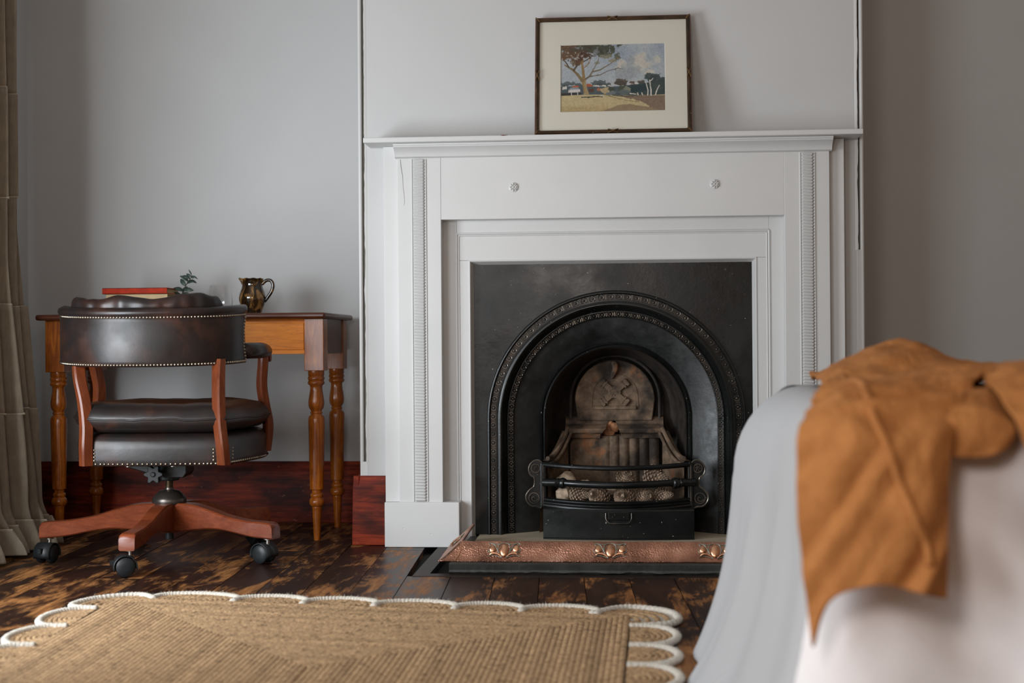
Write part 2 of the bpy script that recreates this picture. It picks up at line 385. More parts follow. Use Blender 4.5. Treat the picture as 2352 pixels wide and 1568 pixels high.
MAT['frieze_crack'] = simple('hairline_crack', (0.25, 0.25, 0.24), 0.7)

# ================================================================== THE ROOM
RX, BY, YA, YB, CEIL = 2.7, -1.7, 5.22, 4.64, 2.85
BXL, BXR = -0.867, 0.778            # chimney breast corners
W1 = (2.58, 3.32, 0.15, 1.35)       # window openings on the left wall: y0,y1,z0,z1
W2 = (-0.10, 1.20, 0.40, 1.90)

# floor: dark underfloor and separate boards
fl = obj('floor', MB().box(WALLX-0.1, RX+0.1, BY-0.1, YA+0.1, -0.08, -0.022), MAT['sub']); finish(fl, 'dark stained worn timber floor of long boards', None, None, 'structure')
PLK, ANG, SLOPE = 0.1255, 0.0, -0.048
HEARTH = (-0.56, 0.50, 4.005)       # boards stop at the hearth: x0,x1,yfront
def plank(xa, xb, ya, yb):
    # xa, xb measured at y = 3.7; boards lean a little with SLOPE
    def X(x, y): return x + SLOPE*(y-3.7)
    g = 0.0011; b = MB(); z0, z1 = -0.022, random.uniform(-0.0016, 0.0)
    yc = (ya+yb)/2; xc = X((xa+xb)/2, yc)
    pts = [(X(xa, ya)+g, ya+g), (X(xb, ya)-g, ya+g), (X(xb, yb)-g, yb-g), (X(xa, yb)+g, yb-g)]
    b.prism([(p[0]-xc, p[1]-yc) for p in pts], 'z', z0, z1)
    o = obj('floorboard', b, MAT['floor'], fl, smooth=0, world=False)
    o.location = (xc, yc, 0)
k0 = int((WALLX - 0.2)/PLK) - 1
for k in range(k0, int(RX/PLK)+3):
    xa = 0.152 + k*PLK; xb = xa + PLK
    xm = xa + SLOPE*0.9
    lim = HEARTH[2] if (xb + SLOPE*0.5 > HEARTH[0]-0.02 and xa + SLOPE*0.5 < HEARTH[1]+0.02) else None
    if xb + SLOPE*1.5 < WALLX-0.05 or xa > RX + 0.1: continue
    ends = [YA+0.02]; y = YA - random.uniform(0.7, 2.1)
    while y > 0.4: ends.append(y); y -= random.uniform(1.3, 2.4)
    ends.append(0.3 + random.uniform(-0.6, 0)); ends.append(BY)
    for yb_, ya_ in zip(ends[:-1], ends[1:]):
        if lim is not None:
            if ya_ >= lim - 0.05: continue
            yb_ = min(yb_, lim)
        plank(xa, xb, ya_, yb_)
# mitred border round the hearth
b = MB()
for poly in ([(-0.60, 4.00), (0.54, 4.00), (0.50, 4.045), (-0.555, 4.045)], [(-0.60, 4.00), (-0.555, 4.045), (-0.555, 4.57), (-0.60, 4.57)], [(0.54, 4.00), (0.54, 4.57), (0.50, 4.57), (0.50, 4.045)]):
    o = obj('hearth_border_board', MB().prism(poly, 'z', -0.022, 0.0006), MAT['darkwood'], fl, smooth=0)

# walls
o = obj('wall_back', MB().box(WALLX-0.1, RX+0.1, YA, YA+0.1, 0, CEIL), MAT['wall']); finish(o, 'pale grey painted alcove wall behind the writing table', kind='structure')
b = MB()
ys = [BY-0.1, W2[0], W2[1], W1[0], W1[1], YA+0.1]
for a, c in ((0, 1), (2, 3), (4, 5)): b.box(WALLX-0.16, WALLX, ys[a], ys[c], 0, CEIL)
for W in (W1, W2): b.box(WALLX-0.16, WALLX, W[0], W[1], 0, W[2]); b.box(WALLX-0.16, WALLX, W[0], W[1], W[3], CEIL)
o = obj('wall_left', b, MAT['wall'], smooth=0); finish(o, 'pale grey window wall beside the curtain', kind='structure')
o = obj('wall_right', MB().box(RX, RX+0.1, BY-0.1, YA+0.1, 0, CEIL), MAT['wall_warm']); finish(o, 'warm beige wall at the head of the bed', kind='structure')
o = obj('wall_front', MB().box(WALLX-0.1, RX+0.1, BY-0.1, BY, 0, CEIL), MAT['wall_warm']); finish(o, 'warm beige wall opposite the fireplace', kind='structure')
o = obj('ceiling', MB().box(WALLX-0.16, RX+0.1, BY-0.1, YA+0.1, CEIL, CEIL+0.1), MAT['ceiling']); finish(o, 'plain white ceiling above the fireplace', kind='structure')
for n, W, nb in (('window_1', W1, (1, 2)), ('window_2', W2, (2, 2))):
    t = thing(n, (WALLX-0.03, (W[0]+W[1])/2, W[2]), 'white framed window in the wall beside the curtain' if n == 'window_1' else 'large white framed window beside the camera', kind='structure')
    b = MB(); x0, x1 = WALLX-0.06, WALLX-0.02; f = 0.045
    b.box(x0, x1, W[0], W[0]+f, W[2], W[3]); b.box(x0, x1, W[1]-f, W[1], W[2], W[3]); b.box(x0, x1, W[0], W[1], W[2], W[2]+f); b.box(x0, x1, W[0], W[1], W[3]-f, W[3])
    for i in range(1, nb[1]): zc = W[2]+(W[3]-W[2])*i/nb[1]; b.box(x0, x1, W[0], W[1], zc-0.015, zc+0.015)
    for i in range(1, nb[0]): yc = W[0]+(W[1]-W[0])*i/nb[0]; b.box(x0, x1, yc-0.015, yc+0.015, W[2], W[3])
    obj('window_frame', b, MAT['paint'], t, smooth=0)
    for i in range(nb[0]):
        for j in range(nb[1]):
            ya, yb_ = W[0]+(W[1]-W[0])*i/nb[0], W[0]+(W[1]-W[0])*(i+1)/nb[0]; za, zb = W[2]+(W[3]-W[2])*j/nb[1], W[2]+(W[3]-W[2])*(j+1)/nb[1]
            obj('pane', MB().box(x0+0.018, x0+0.021, ya+0.01, yb_-0.01, za+0.01, zb-0.01), MAT['pane'], t, smooth=0)

# chimney breast with the fireplace opening
FX0, FX1, FZ = -0.494, 0.428, 0.932
b = MB(); gx = 0.0255
b.box(BXL+gx, FX0, YB, YB+0.02, 0, CEIL); b.box(FX1, BXR-gx, YB, YB+0.02, 0, CEIL); b.box(FX0, FX1, YB, YB+0.02, FZ, CEIL)
b.box(BXL+0.003, FX0, YB+0.013, YA, 0, CEIL); b.box(FX1, BXR-0.003, YB+0.013, YA, 0, CEIL); b.box(FX0, FX1, YB+0.013, YA, FZ, CEIL); b.box(FX0, FX1, 5.05, YA, 0, FZ)
o = obj('wall_chimney_breast', b, MAT['wall'], smooth=0); finish(o, 'pale grey plastered chimney breast above the mantelpiece', kind='structure')
obj('groove_lining', MB().box(BXL+0.006, BXL+gx-0.001, YB+0.010, YB+0.0125, 0.27, CEIL).box(BXR-gx+0.001, BXR-0.006, YB+0.010, YB+0.0125, 0.9, CEIL), MAT['groove'], o, smooth=0)
for s, xc, z0, zg in ((-1, BXL+0.0065, 0.225, 0.27), (1, BXR-0.0085, 0.225, 0.95)):
    t = thing('trim_%d' % (1 if s < 0 else 2), (xc, YB, z0), 'rounded white corner bead on the %s edge of the chimney breast' % ('left' if s < 0 else 'right'), kind='structure')
    obj('corner_bead', MB().lathe([(0.0066, z0), (0.0066, CEIL)], 16, (xc, YB+0.006, 0)), MAT['paint'], t)
    # ragged edge of the old paint beside the bead
    P = []; N = 240; xe = (BXL+gx-0.004) if s < 0 else (BXR-gx+0.004)
    for i in range(N+1):
        z = zg + (CEIL-zg)*i/N; w_ = 0.0028*nz(z*9+s*20) + 0.0016*nz(z*40+3)
        P.append([(xe+w_, YB+0.012, z), (xe+w_, YB-0.0022, z), (xe-s*0.0055+w_*0.6, YB-0.0016, z), (xe-s*0.010, YB+0.0005, z)])
    obj('paint_edge', MB().grid(P), MAT['paint'], t, smooth=60)
    b = MB().box(min(xc, xe-s*0.006), max(xc, xe-s*0.006), YB-0.0004, YB+0.012, z0, zg+0.002); obj('filled_edge', b, MAT['paint'], t, smooth=0, bevel=0.002)

# skirting boards
def skirting(name, poly, axis, a, c, label):
    o = obj(name, MB().prism(poly, axis, a, c), MAT['mahog'], smooth=0, bevel=0.002); finish(o, label, kind='structure')
prof = [(0, 0), (0, 0.226), (-0.012, 0.226), (-0.021, 0.19), (-0.024, 0.03), (-0.024, 0.0)]
skirting('baseboard_back', [(YA+p[0], p[1]) for p in prof], 'x', WALLX, BXL-0.025, 'tall dark red mahogany skirting board behind the writing table')
skirting('baseboard_back_right', [(YA+p[0], p[1]) for p in prof], 'x', BXR, RX, 'dark red mahogany skirting board in the right alcove')
skirting('baseboard_breast', [(YB+p[0], p[1]) for p in prof], 'x', BXL-0.020, -0.77, 'short mahogany skirting board left of the fireplace plinth')
skirting('baseboard_breast_side', [(BXL+p[0], p[1]) for p in prof], 'y', YB-0.020, YA-0.02, 'mahogany skirting board on the chimney breast side')
skirting('baseboard_breast_right', [(YB+p[0], p[1]) for p in prof], 'x', 0.705, BXR+0.012, 'short mahogany skirting board right of the fireplace')
skirting('baseboard_left', [(WALLX-p[0], p[1]) for p in prof], 'y', 3.3, YA-0.02, 'mahogany skirting board below the window wall')

# ================================================================== MANTELPIECE
X0 = -0.034
YF, YI = 4.580, 4.635               # face of pilaster boards, recessed inner frame
mp = thing('mantelpiece', (X0, 4.6, 0), 'white painted timber mantelpiece framing the black fireplace', 'mantelpiece')
obj('mantel_shelf', MB().box(-0.826, 0.754, 4.51, YB+0.005, 1.3045, 1.321), MAT['chip'], mp, smooth=0, bevel=0.0025)
cp = [(YB, 1.262), (YF-0.002, 1.262), (YF-0.008, 1.266), (YF-0.010, 1.274), (YF-0.018, 1.284), (YF-0.030, 1.291), (YF-0.036, 1.294), (YF-0.036, 1.2975), (YF-0.040, 1.2985), (YF-0.040, 1.304), (YB, 1.304)]
obj('bed_moulding', MB().prism(cp, 'x', X0-0.700, X0+0.700), MAT['paint'], mp, smooth=40)
b = MB()
for s in (-1, 1):
    xa, xb = sorted((X0+s*0.69, X0+s*0.7415)); obj('backing_board', MB().box(xa, xb, 4.600, YB+0.004, 0.0, 1.304), MAT['paint'], mp, smooth=0, bevel=0.002)
for s in (-1, 1):
    xa, xb = sorted((X0+s*0.5505, X0+s*0.6925))
    pl = obj('pilaster', MB().box(xa, xb, YF, YB, 0.140, 1.262), MAT['paint'], mp, smooth=0, bevel=0.0015)
    # reeded strip: a run of small cushions
    b = MB(); n = 112; za, zb = 0.148, 1.258; h = (zb-za)/n; xm = X0+s*0.6225; hw = 0.0185; P = []
    for i in range(n):
        for q, yy, ww in ((0.06, 0.0, 0.80), (0.22, 0.0042, 0.93), (0.5, 0.0062, 1.0), (0.78, 0.0042, 0.93), (0.94, 0.0, 0.80)):
            z = za+(i+q)*h; d = 0.0032
            P.append([(xm-hw*ww-d*0.3, YF, z), (xm-hw*ww, YF-0.003-yy*0.6, z), (xm-hw*ww+d, YF-0.004-yy, z), (xm+hw*ww-d, YF-0.004-yy, z), (xm+hw*ww, YF-0.003-yy*0.6, z), (xm+hw*ww+d*0.3, YF, z)])
    b.grid(P); obj('reeded_strip', b, MAT['paint'], pl, smooth=28)
    b = MB()
    for e in (-1, 1): b.tube([(xm+e*(hw+0.0042), YF-0.001, za), (xm+e*(hw+0.0042), YF-0.001, zb)], 0.0026, 8)
    obj('edge_bead', b, MAT['paint'], pl)
    xa, xb = sorted((X0+s*0.496, X0+s*0.7405))
    obj('plinth_block', MB().box(xa, xb, 4.570, YB+0.004, 0.0, 0.146), MAT['chip'], mp, smooth=0, bevel=0.003)
fz = obj('frieze_panel', MB().box(X0-0.5504, X0+0.5504, YF+0.0010, YB, 1.061, 1.262), MAT['paint'], mp, smooth=0, bevel=0.001)
# inner frame: two stiles and a head, a bead and a bevelled lip
def frame_ring(hw_out, top_out, hw_in, top_in, y0, y1, z0=0.0):
    b = MB()
    b.prism([(X0-hw_out, z0), (X0-hw_in, z0), (X0-hw_in, top_in), (X0-hw_out, top_out)], 'y', y0, y1)
    b.prism([(X0+hw_out, z0), (X0+hw_out, top_out), (X0+hw_in, top_in), (X0+hw_in, z0)], 'y', y0, y1)
    b.prism([(X0-hw_out, top_out), (X0-hw_in, top_in), (X0+hw_in, top_in), (X0+hw_out, top_out)], 'y', y0, y1)
    return b
for nm, poly in (('stile', [(X0-0.552, 0), (X0-0.466, 0), (X0-0.466, 0.9305), (X0-0.5067, 0.9305), (X0-0.5067, 1.063), (X0-0.552, 1.063)]),
                 ('stile', [(X0+0.552, 0), (X0+0.466, 0), (X0+0.466, 0.9305), (X0+0.5067, 0.9305), (X0+0.5067, 1.063), (X0+0.552, 1.063)]),
                 ('head_board', [(X0-0.5063, 0.931), (X0+0.5063, 0.931), (X0+0.5063, 1.063), (X0-0.5063, 1.063)])):
    obj(nm, MB().prism(poly, 'y', YI, YB+0.03), MAT['paint'], mp, smooth=0, bevel=0.001)
def u_tube(hw, top, y, r):
    return MB().tube([(X0-hw, y, 0.146), (X0-hw, y, top-0.002), (X0-hw+0.002, y, top), (X0+hw-0.002, y, top), (X0+hw, y, top-0.002), (X0+hw, y, 0.146)], r, 8)
o = obj('panel_bead', u_tube(0.5065, 1.0185, YI-0.001, 0.0036), MAT['paint'], mp)
obj('panel_bead', u_tube(0.4995, 1.0115, YI-0.0005, 0.0026), MAT['paint'], mp)
obj('opening_lip', frame_ring(0.4665, 0.9315, 0.4625, 0.9275, YI-0.003, YB+0.02), MAT['paint'], mp, smooth=0, bevel=0.001)
b = MB()
for s in (-1, 1): b.add([(X0+s*0.4625, YI, 0), (X0+s*0.4625, YI, 0.9275), (X0+s*0.4525, YI+0.034, 0.9165), (X0+s*0.4525, YI+0.034, 0)], [(0, 1, 2, 3)])
b.add([(X0-0.4625, YI, 0.9275), (X0+0.4625, YI, 0.9275), (X0+0.4525, YI+0.034, 0.9165), (X0-0.4525, YI+0.034, 0.9165)], [(0, 1, 2, 3)])
obj('opening_bevel', b, MAT['paint'], mp, smooth=0, solid=0.002)
obj('paint_chip', MB().prism([(-0.384, 1.3215), (-0.376, 1.3190), (-0.366, 1.3200), (-0.360, 1.3215)], 'y', 4.5095, 4.516), MAT['mahog'], mp, smooth=0)
# carved rosettes
for xr in (-0.348, 0.296):
    b = MB(); c = Vector((xr, YF, 1.1625)); b.lathe([(0.0150, 0), (0.0150, 0.0022), (0.0125, 0.0034)], 20)
    b.xf(Matrix.Translation(c) @ Matrix.Rotation(R(90), 4, 'X'))
    for k in range(8):
        a = 2*PI*k/8; d = Vector((math.cos(a), 0, math.sin(a))); t_ = Vector((-math.sin(a), 0, math.cos(a)))
        base = c + Vector((0, -0.0028, 0))
        pts = [base+d*0.0026, base+d*0.0090+t_*0.0034, base+d*0.0152, base+d*0.0090-t_*0.0034, base+d*0.0090+Vector((0, -0.0075, 0))]
        b.add(pts, [(0, 1, 4), (1, 2, 4), (2, 3, 4), (3, 0, 4)])
    b.dome(c+Vector((0, -0.003, 0)), 0.0034, (0, -1, 0), 0.0055, 8, 2)
    obj('rosette', b, MAT['paint'], mp, smooth=20)
b = MB(); pts = [(-0.716, 1.258), (-0.7145, 1.235), (-0.7095, 1.205), (-0.708, 1.17), (-0.7045, 1.14), (-0.703, 1.12), (-0.706, 1.108)]
b.tube([(x, YF-0.0002, z) for x, z in pts], [0.0008, 0.001, 0.0008, 0.0006, 0.0006, 0.0005, 0.0003], 6); obj('paint_crack', b, MAT['frieze_crack'], mp)

# ================================================================== CAST IRON INSERT
XC, ZC = -0.026, 0.4085
YP = 4.662
Z0F = 0.03
fi = thing('cast_iron_fireplace', (XC, 4.8, 0.0), 'black cast iron arched fireplace insert with beaded mouldings', 'fireplace')
NL, NA = 10, 64
ST = [('l', Z0F+(ZC-Z0F)*i/NL) for i in range(NL)] + [('a', PI-PI*i/NA) for i in range(NA+1)] + [('r', ZC-(ZC-Z0F)*(i+1)/NL) for i in range(NL)]
def arch(rad, st):
    if st[0] == 'l': return (XC-rad, st[1])
    if st[0] == 'r': return (XC+rad, st[1])
    return (XC+rad*math.cos(st[1]), ZC+rad*math.sin(st[1]))
def arch_surface(prof):
    return MB().grid([[(arch(r_, s)[0], y_, arch(r_, s)[1]) for (r_, y_) in prof] for s in ST])
# plate round the arch
HW, TOP = 0.4545, 0.9185
P = []
for s in ST:
    x, z = arch(0.420, s)
    if s[0] == 'l': q = (X0-HW, z)
    elif s[0] == 'r': q = (X0+HW, z)
    else:
        dx, dz = math.cos(s[1]), math.sin(s[1]); t_ = 9
        if dx > 1e-6: t_ = min(t_, (X0+HW-XC)/dx)
        if dx < -1e-6: t_ = min(t_, (X0-HW-XC)/dx)
        if dz > 1e-6: t_ = min(t_, (TOP-ZC)/dz)
        q = (XC+dx*t_, ZC+dz*t_)
    P.append([(q[0], YP, q[1]), ((x+q[0])/2, YP, (z+q[1])/2), (x, YP, z)])
b = MB().grid(P)
for s in (-1, 1):   # fill the two corners cut by the ray fan
    b.add([(X0+s*HW, YP+0.0004, TOP), (X0+s*(HW-0.14), YP+0.0004, TOP), (X0+s*HW, YP+0.0004, TOP-0.14)], [(0, 1, 2)])
obj('face_plate', b, MAT['iron'], fi, smooth=0, recalc=False)
obj('outer_arch_rim', arch_surface([(0.421, YP), (0.4205, YP-0.007), (0.417, YP-0.011), (0.413, YP-0.011), (0.4105, YP-0.006), (0.409, YP-0.001)]), MAT['iron'], fi, smooth=60)
obj('outer_arch_moulding', arch_surface([(0.410, YP-0.001), (0.391, YP-0.001), (0.3905, YP-0.006), (0.388, YP-0.006), (0.3875, YP-0.003), (0.386, YP-0.003), (0.3855, YP-0.007), (0.381, YP-0.0105), (0.375, YP-0.0105), (0.370, YP-0.006), (0.369, YP), (0.364, YP+0.014), (0.356, YP+0.024), (0.3545, YP+0.020), (0.3525, YP+0.020), (0.352, YP+0.026)]), MAT['iron'], fi, smooth=40)
obj('inner_arch_moulding', arch_surface([(0.352, YP+0.026), (0.336, YP+0.032), (0.3355, YP+0.028), (0.333, YP+0.029), (0.3325, YP+0.034)]), MAT['iron'], fi, smooth=40)
obj('splayed_reveal', arch_surface([(0.3325, YP+0.034), (0.312, YP+0.046), (0.290, YP+0.061), (0.268, YP+0.079), (0.2505, YP+0.095)]), MAT['sheen'], fi, smooth=60)
obj('throat_bead', arch_surface([(0.2505, YP+0.095), (0.2500, YP+0.088), (0.2465, YP+0.084), (0.2435, YP+0.087), (0.2430, YP+0.093), (0.2400, YP+0.094), (0.2395, YP+0.089), (0.2365, YP+0.087), (0.2340, YP+0.090), (0.2335, YP+0.098)]), MAT['iron'], fi, smooth=50)
obj('throat', arch_surface([(0.2335, YP+0.098), (0.228, YP+0.17), (0.205, YP+0.26), (0.185, YP+0.295), (0.150, YP+0.305), (0.02, YP+0.31)]), MAT['rust'], fi, smooth=60)
# repeating ornament on the two bands
def ornament(rad, hw, y, pitch, name):
    b = MB(); L = (ZC-Z0F)*2+PI*rad; n = int(L/pitch); 
    for i in range(n):
        d = (i+0.5)*L/n; leg = ZC-Z0F
        if d < leg: x, z, er = XC-rad, Z0F+d, Vector((-1, 0, 0))
        elif d < leg+PI*rad:
            a = PI-(d-leg)/rad; x, z, er = XC+rad*math.cos(a), ZC+rad*math.sin(a), Vector((math.cos(a), 0, math.sin(a)))
        else: x, z, er = XC+rad, ZC-(d-leg-PI*rad), Vector((1, 0, 0))
        et = Vector((er.z, 0, -er.x)); c = Vector((x, y, z)); q = pitch
        b.dome(c, 0.0046, (0, -1, 0), 0.0046, 6, 2)
        for s in (-1, 1):
            # C shaped bracket
            pts = [c+et*(s*q*0.10)+er*hw*0.85, c+et*(s*q*0.27)+er*hw*0.72, c+et*(s*q*0.31), c+et*(s*q*0.27)-er*hw*0.72, c+et*(s*q*0.10)-er*hw*0.85]
            b.tube([p+Vector((0, -0.0024, 0)) for p in pts], 0.0018, 5)
        for s in (-1, 1):
            p = c+et*(q*(0.5+s*0.045)); b.tube([p+er*hw*0.9+Vector((0, -0.001, 0)), p-er*hw*0.9+Vector((0, -0.001, 0))], 0.0015, 5)
    return obj(name, b, MAT['ironrel'], fi, smooth=50, recalc=False)
ornament(0.400, 0.0085, YP-0.001, 0.0285, 'outer_ornament_band')
ornament(0.344, 0.0075, YP+0.029, 0.0270, 'inner_ornament_band')

# fireclay back
cb = thing('fireclay_back', (XC, 4.93, Z0F), 'sooty brown fireclay fireback with crest and fluted lower panel', 'fireback')
def arch_panel(xc, zc, rad, zb, y0, y1, n=28):
    poly = [(xc-rad*0.93, zb), (xc-rad, zc)] + [(xc+rad*math.cos(PI-PI*i/n), zc+rad*math.sin(PI-PI*i/n)) for i in range(1, n)] + [(xc+rad, zc), (xc+rad*0.93, zb)]
    return MB().prism(poly, 'y', y0, y1)
XB = -0.028
obj('arched_plaque', arch_panel(XB, 0.462, 0.137, 0.39, 4.905, 4.955), MAT['clay'], cb, smooth=40, bevel=0.004)
poly = [(XB-0.153, 0.39), (XB-0.152, 0.462)] + [(XB+0.152*math.cos(PI-PI*i/28), 0.462+0.152*math.sin(PI-PI*i/28)) for i in range(1, 28)] + [(XB+0.152, 0.462), (XB+0.153, 0.39)]
obj('plaque_rim', MB().tube([(x, 4.925, z) for x, z in poly], 0.006, 8), MAT['rust'], cb)
# raised inner arch line and sill of the plaque
poly = [(XB-0.080, 0.437), (XB-0.078, 0.475)] + [(XB+0.076*math.cos(PI-PI*i/20), 0.478+0.072*math.sin(PI-PI*i/20)) for i in range(1, 20)] + [(XB+0.078, 0.475), (XB+0.080, 0.437)]
obj('inner_arch_rib', MB().tube([(x, 4.906, z) for x, z in poly], 0.0035, 6), MAT['clay'], cb)
obj('plaque_sill', MB().prism([(4.91, 0.428), (4.894, 0.430), (4.898, 0.440), (4.91, 0.443)], 'x', XB-0.078, XB+0.072), MAT['clay'], cb, smooth=0)
b = MB(); cc = Vector((XB-0.002, 4.904, 0.488))
b.box(cc.x-0.022, cc.x+0.022, 4.895, 4.906, cc.z-0.020, cc.z+0.020)
for sx in (-1, 1):
    for sz in (-1, 1):
        q = len(b.v); b.box(-0.010, 0.010, -0.010, 0.002, -0.024, 0.024); b.box(-0.014, 0.014, -0.012, 0.002, 0.012, 0.022); b.box(-0.014, 0.014, -0.012, 0.002, 0.002, 0.008)
        b.xf(Matrix.Translation(cc+Vector((sx*0.028, 0, sz*0.024))) @ Matrix.Rotation(sx*sz*R(50)+(PI if sz < 0 else 0), 4, 'Y'), q)
for i in range(26):
    b.dome((cc.x+random.uniform(-0.02, 0.02), 4.896, cc.z+random.uniform(-0.018, 0.018)), 0.004, (0, -1, 0), 0.003, 6, 2)
obj('crest', b, MAT['clay'], cb, smooth=0, bevel=0.0015)
pts = cr([(XB-0.010, 4.897, 0.535), (XB-0.005, 4.888, 0.552), (XB+0.002, 4.884, 0.568), (XB+0.000, 4.890, 0.584), (XB-0.006, 4.902, 0.588)], 14)
obj('crest_bird_head', MB().tube(pts, [0.004, 0.0055, 0.007, 0.0085, 0.0095, 0.010, 0.010, 0.0105, 0.011, 0.0115, 0.0115, 0.011, 0.009, 0.005], 8), MAT['clay'], cb)
# cracked ledge in two pieces with the broken triangle between
lp = [(4.95, 0.405), (4.925, 0.402), (4.912, 0.392), (4.905, 0.380), (4.878, 0.372), (4.860, 0.366), (4.855, 0.358), (4.858, 0.352), (4.872, 0.346), (4.882, 0.332), (4.95, 0.330)]
def ledge(xs0, xs1, name):
    rows = []
    for (y_, z_) in lp:
        f = (z_-0.33)/0.075
        a = xs0(f); c_ = xs1(f); rows.append([(a+(c_-a)*k/8, y_, z_+0.0015*nz(k*0.7, z_*50)) for k in range(9)])
    b = MB().grid(rows, cu=True)
    n = len(lp); b.f.append(tuple(i*9 for i in range(n))); b.f.append(tuple(i*9+8 for i in range(n-1, -1, -1)))
    obj(name, b, MAT['clay'], cb, smooth=30)
ledge(lambda f: XB-0.170-0.0*f, lambda f: XB-0.056+0.046*f+0.008*nz(f*7), 'cracked_ledge')
ledge(lambda f: XB+0.026-0.032*f+0.008*nz(f*9+4), lambda f: XB+0.165, 'cracked_ledge')
b = MB()
for i in range(11): b.add(*(lambda d: (d.v, d.f))(MB().dome((XB-0.012+random.uniform(-0.022, 0.016), 4.925, 0.355+random.uniform(-0.018, 0.028)), random.uniform(0.012, 0.02), (0, -1, 0.3), random.uniform(0.008, 0.02), 7, 3)))
obj('broken_core', b, MAT['clay_raw'], cb, smooth=60, recalc=False)
# fluted lower back (columns), each flute a piece of the wall
P = []; nfl = 9; xa, xb = XB-0.155, XB+0.150
for j, z in enumerate(np.linspace(Z0F, 0.338, 14)):
    row = []
    for i in range(nfl*8+1):
        u = i/(nfl*8); x = xa+(xb-xa)*u; amp = 0.011*(0.25+0.75*sstep(0.30, 0.55, u)); rad = abs(math.sin(PI*nfl*u))
        row.append((x, 4.905-amp*rad-0.014*math.sin(PI*u)+0.003*nz(x*30, z*30)-(0.012*sstep(0.30, 0.338, z)*-1), z))
    P.append(row)
P.append([(p[0], 4.94, p[2]+0.004) for p in P[-1]])
obj('fluted_panel', MB().grid(P), MAT['clay'], cb, smooth=60)
# splayed cheeks with swept moulded tops
for s in (-1, 1):
    xb_, xf = XB+s*0.160, XC+s*0.224
    n = 14; top = []; bot = []
    for i in range(n):
        t_ = i/(n-1); y = 4.865-0.165*t_; x = xb_+(xf-xb_)*t_**0.9; z = 0.277+0.089*(1-t_)**2.0
        top.append((x, y, z))
    b = MB().grid([[(p[0], p[1], Z0F) for p in top], [(p[0], p[1], p[2]-0.01) for p in top], [(p[0]+s*0.02, p[1]+0.012, p[2]-0.008) for p in top], [(p[0]+s*0.03, p[1]+0.02, Z0F) for p in top]])
    ck = obj('cheek', b, MAT['clay'], cb, smooth=50)
    obj('cheek_moulding', MB().tube(top, 0.0075, 8), MAT['clay'], ck)
    obj('cheek_moulding', MB().tube([(p[0]-s*0.010, p[1]-0.006, p[2]-0.016) for p in top], 0.0055, 8), MAT['clay'], ck)

# grate
gr = thing('fire_grate', (XC, 4.62, Z0F), 'bowed black iron fire grate with three front bars', 'grate')
GX0, GX1 = -0.262, 0.216; GM = (GX0+GX1)/2; GH = (GX1-GX0)/2
def bow(x, y0=4.64, d=0.085): u = (x-GM)/GH; return y0-d*(1-u*u)
def bar(z, r, n=28, x0=GX0, x1=GX1, sag=0.006, flat=1.0):
    return [(x, bow(x), z-sag*(1-((x-GM)/GH)**2)) for x in np.linspace(x0, x1, n)]
obj('top_bar', MB().tube(bar(0.263, 0), 0.0095, 10, flat=0.85), MAT['iron'], gr)
mb_ = obj('middle_bar', MB().tube(bar(0.209, 0, x0=GX0+0.02, x1=GX1-0.02), 0.0115, 14), MAT['iron'], gr)
for xk in (-0.203, 0.172):
    pr = [(-0.020, 0.010), (-0.016, 0.016), (-0.008, 0.0185), (0.0, 0.0165), (0.003, 0.013), (0.008, 0.0165), (0.014, 0.0145), (0.018, 0.010)]
    s = 1 if xk > 0 else -1
    dirv = Vector((1, (bow(xk+0.01)-bow(xk-0.01))/0.02, 0)).normalized()
    b = MB().tube([Vector((xk, bow(xk), 0.205))-dirv*s*p[0]*-1 for p in pr], [p[1] for p in pr], 14); obj('bar_knop', b, MAT['iron'], mb_)
    b = MB().tube([Vector((xk, bow(xk), 0.205))+dirv*s*0.018, (xk+s*0.058, bow(xk)+0.02, 0.205)], 0.0125, 12); obj('bar_socket', b, MAT['iron'], mb_)
rows = []
for (dy, z) in ((0.012, 0.178), (-0.004, 0.178), (-0.010, 0.172), (-0.010, 0.166), (-0.004, 0.163), (-0.006, 0.158), (-0.016, 0.155), (-0.016, 0.149), (-0.008, 0.145), (-0.012, 0.139), (-0.012, 0.130), (0.02, 0.128)):
    z = 0.128+(z-0.128)*0.56
    rows.append([(x, bow(x)+dy, z-0.006*(1-((x-GM)/GH)**2)) for x in np.linspace(GX0, GX1, 26)])
obj('moulded_lip', MB().grid(rows), MAT['iron'], gr, smooth=50)
poly = [(x, bow(x)) for x in np.linspace(GX0+0.01, GX1-0.01, 18)] + [(GX1-0.03, 4.84), (GX0+0.03, 4.84)]
obj('basket_floor', MB().prism(poly, 'z', 0.124, 0.134), MAT['rust'], gr, smooth=0)
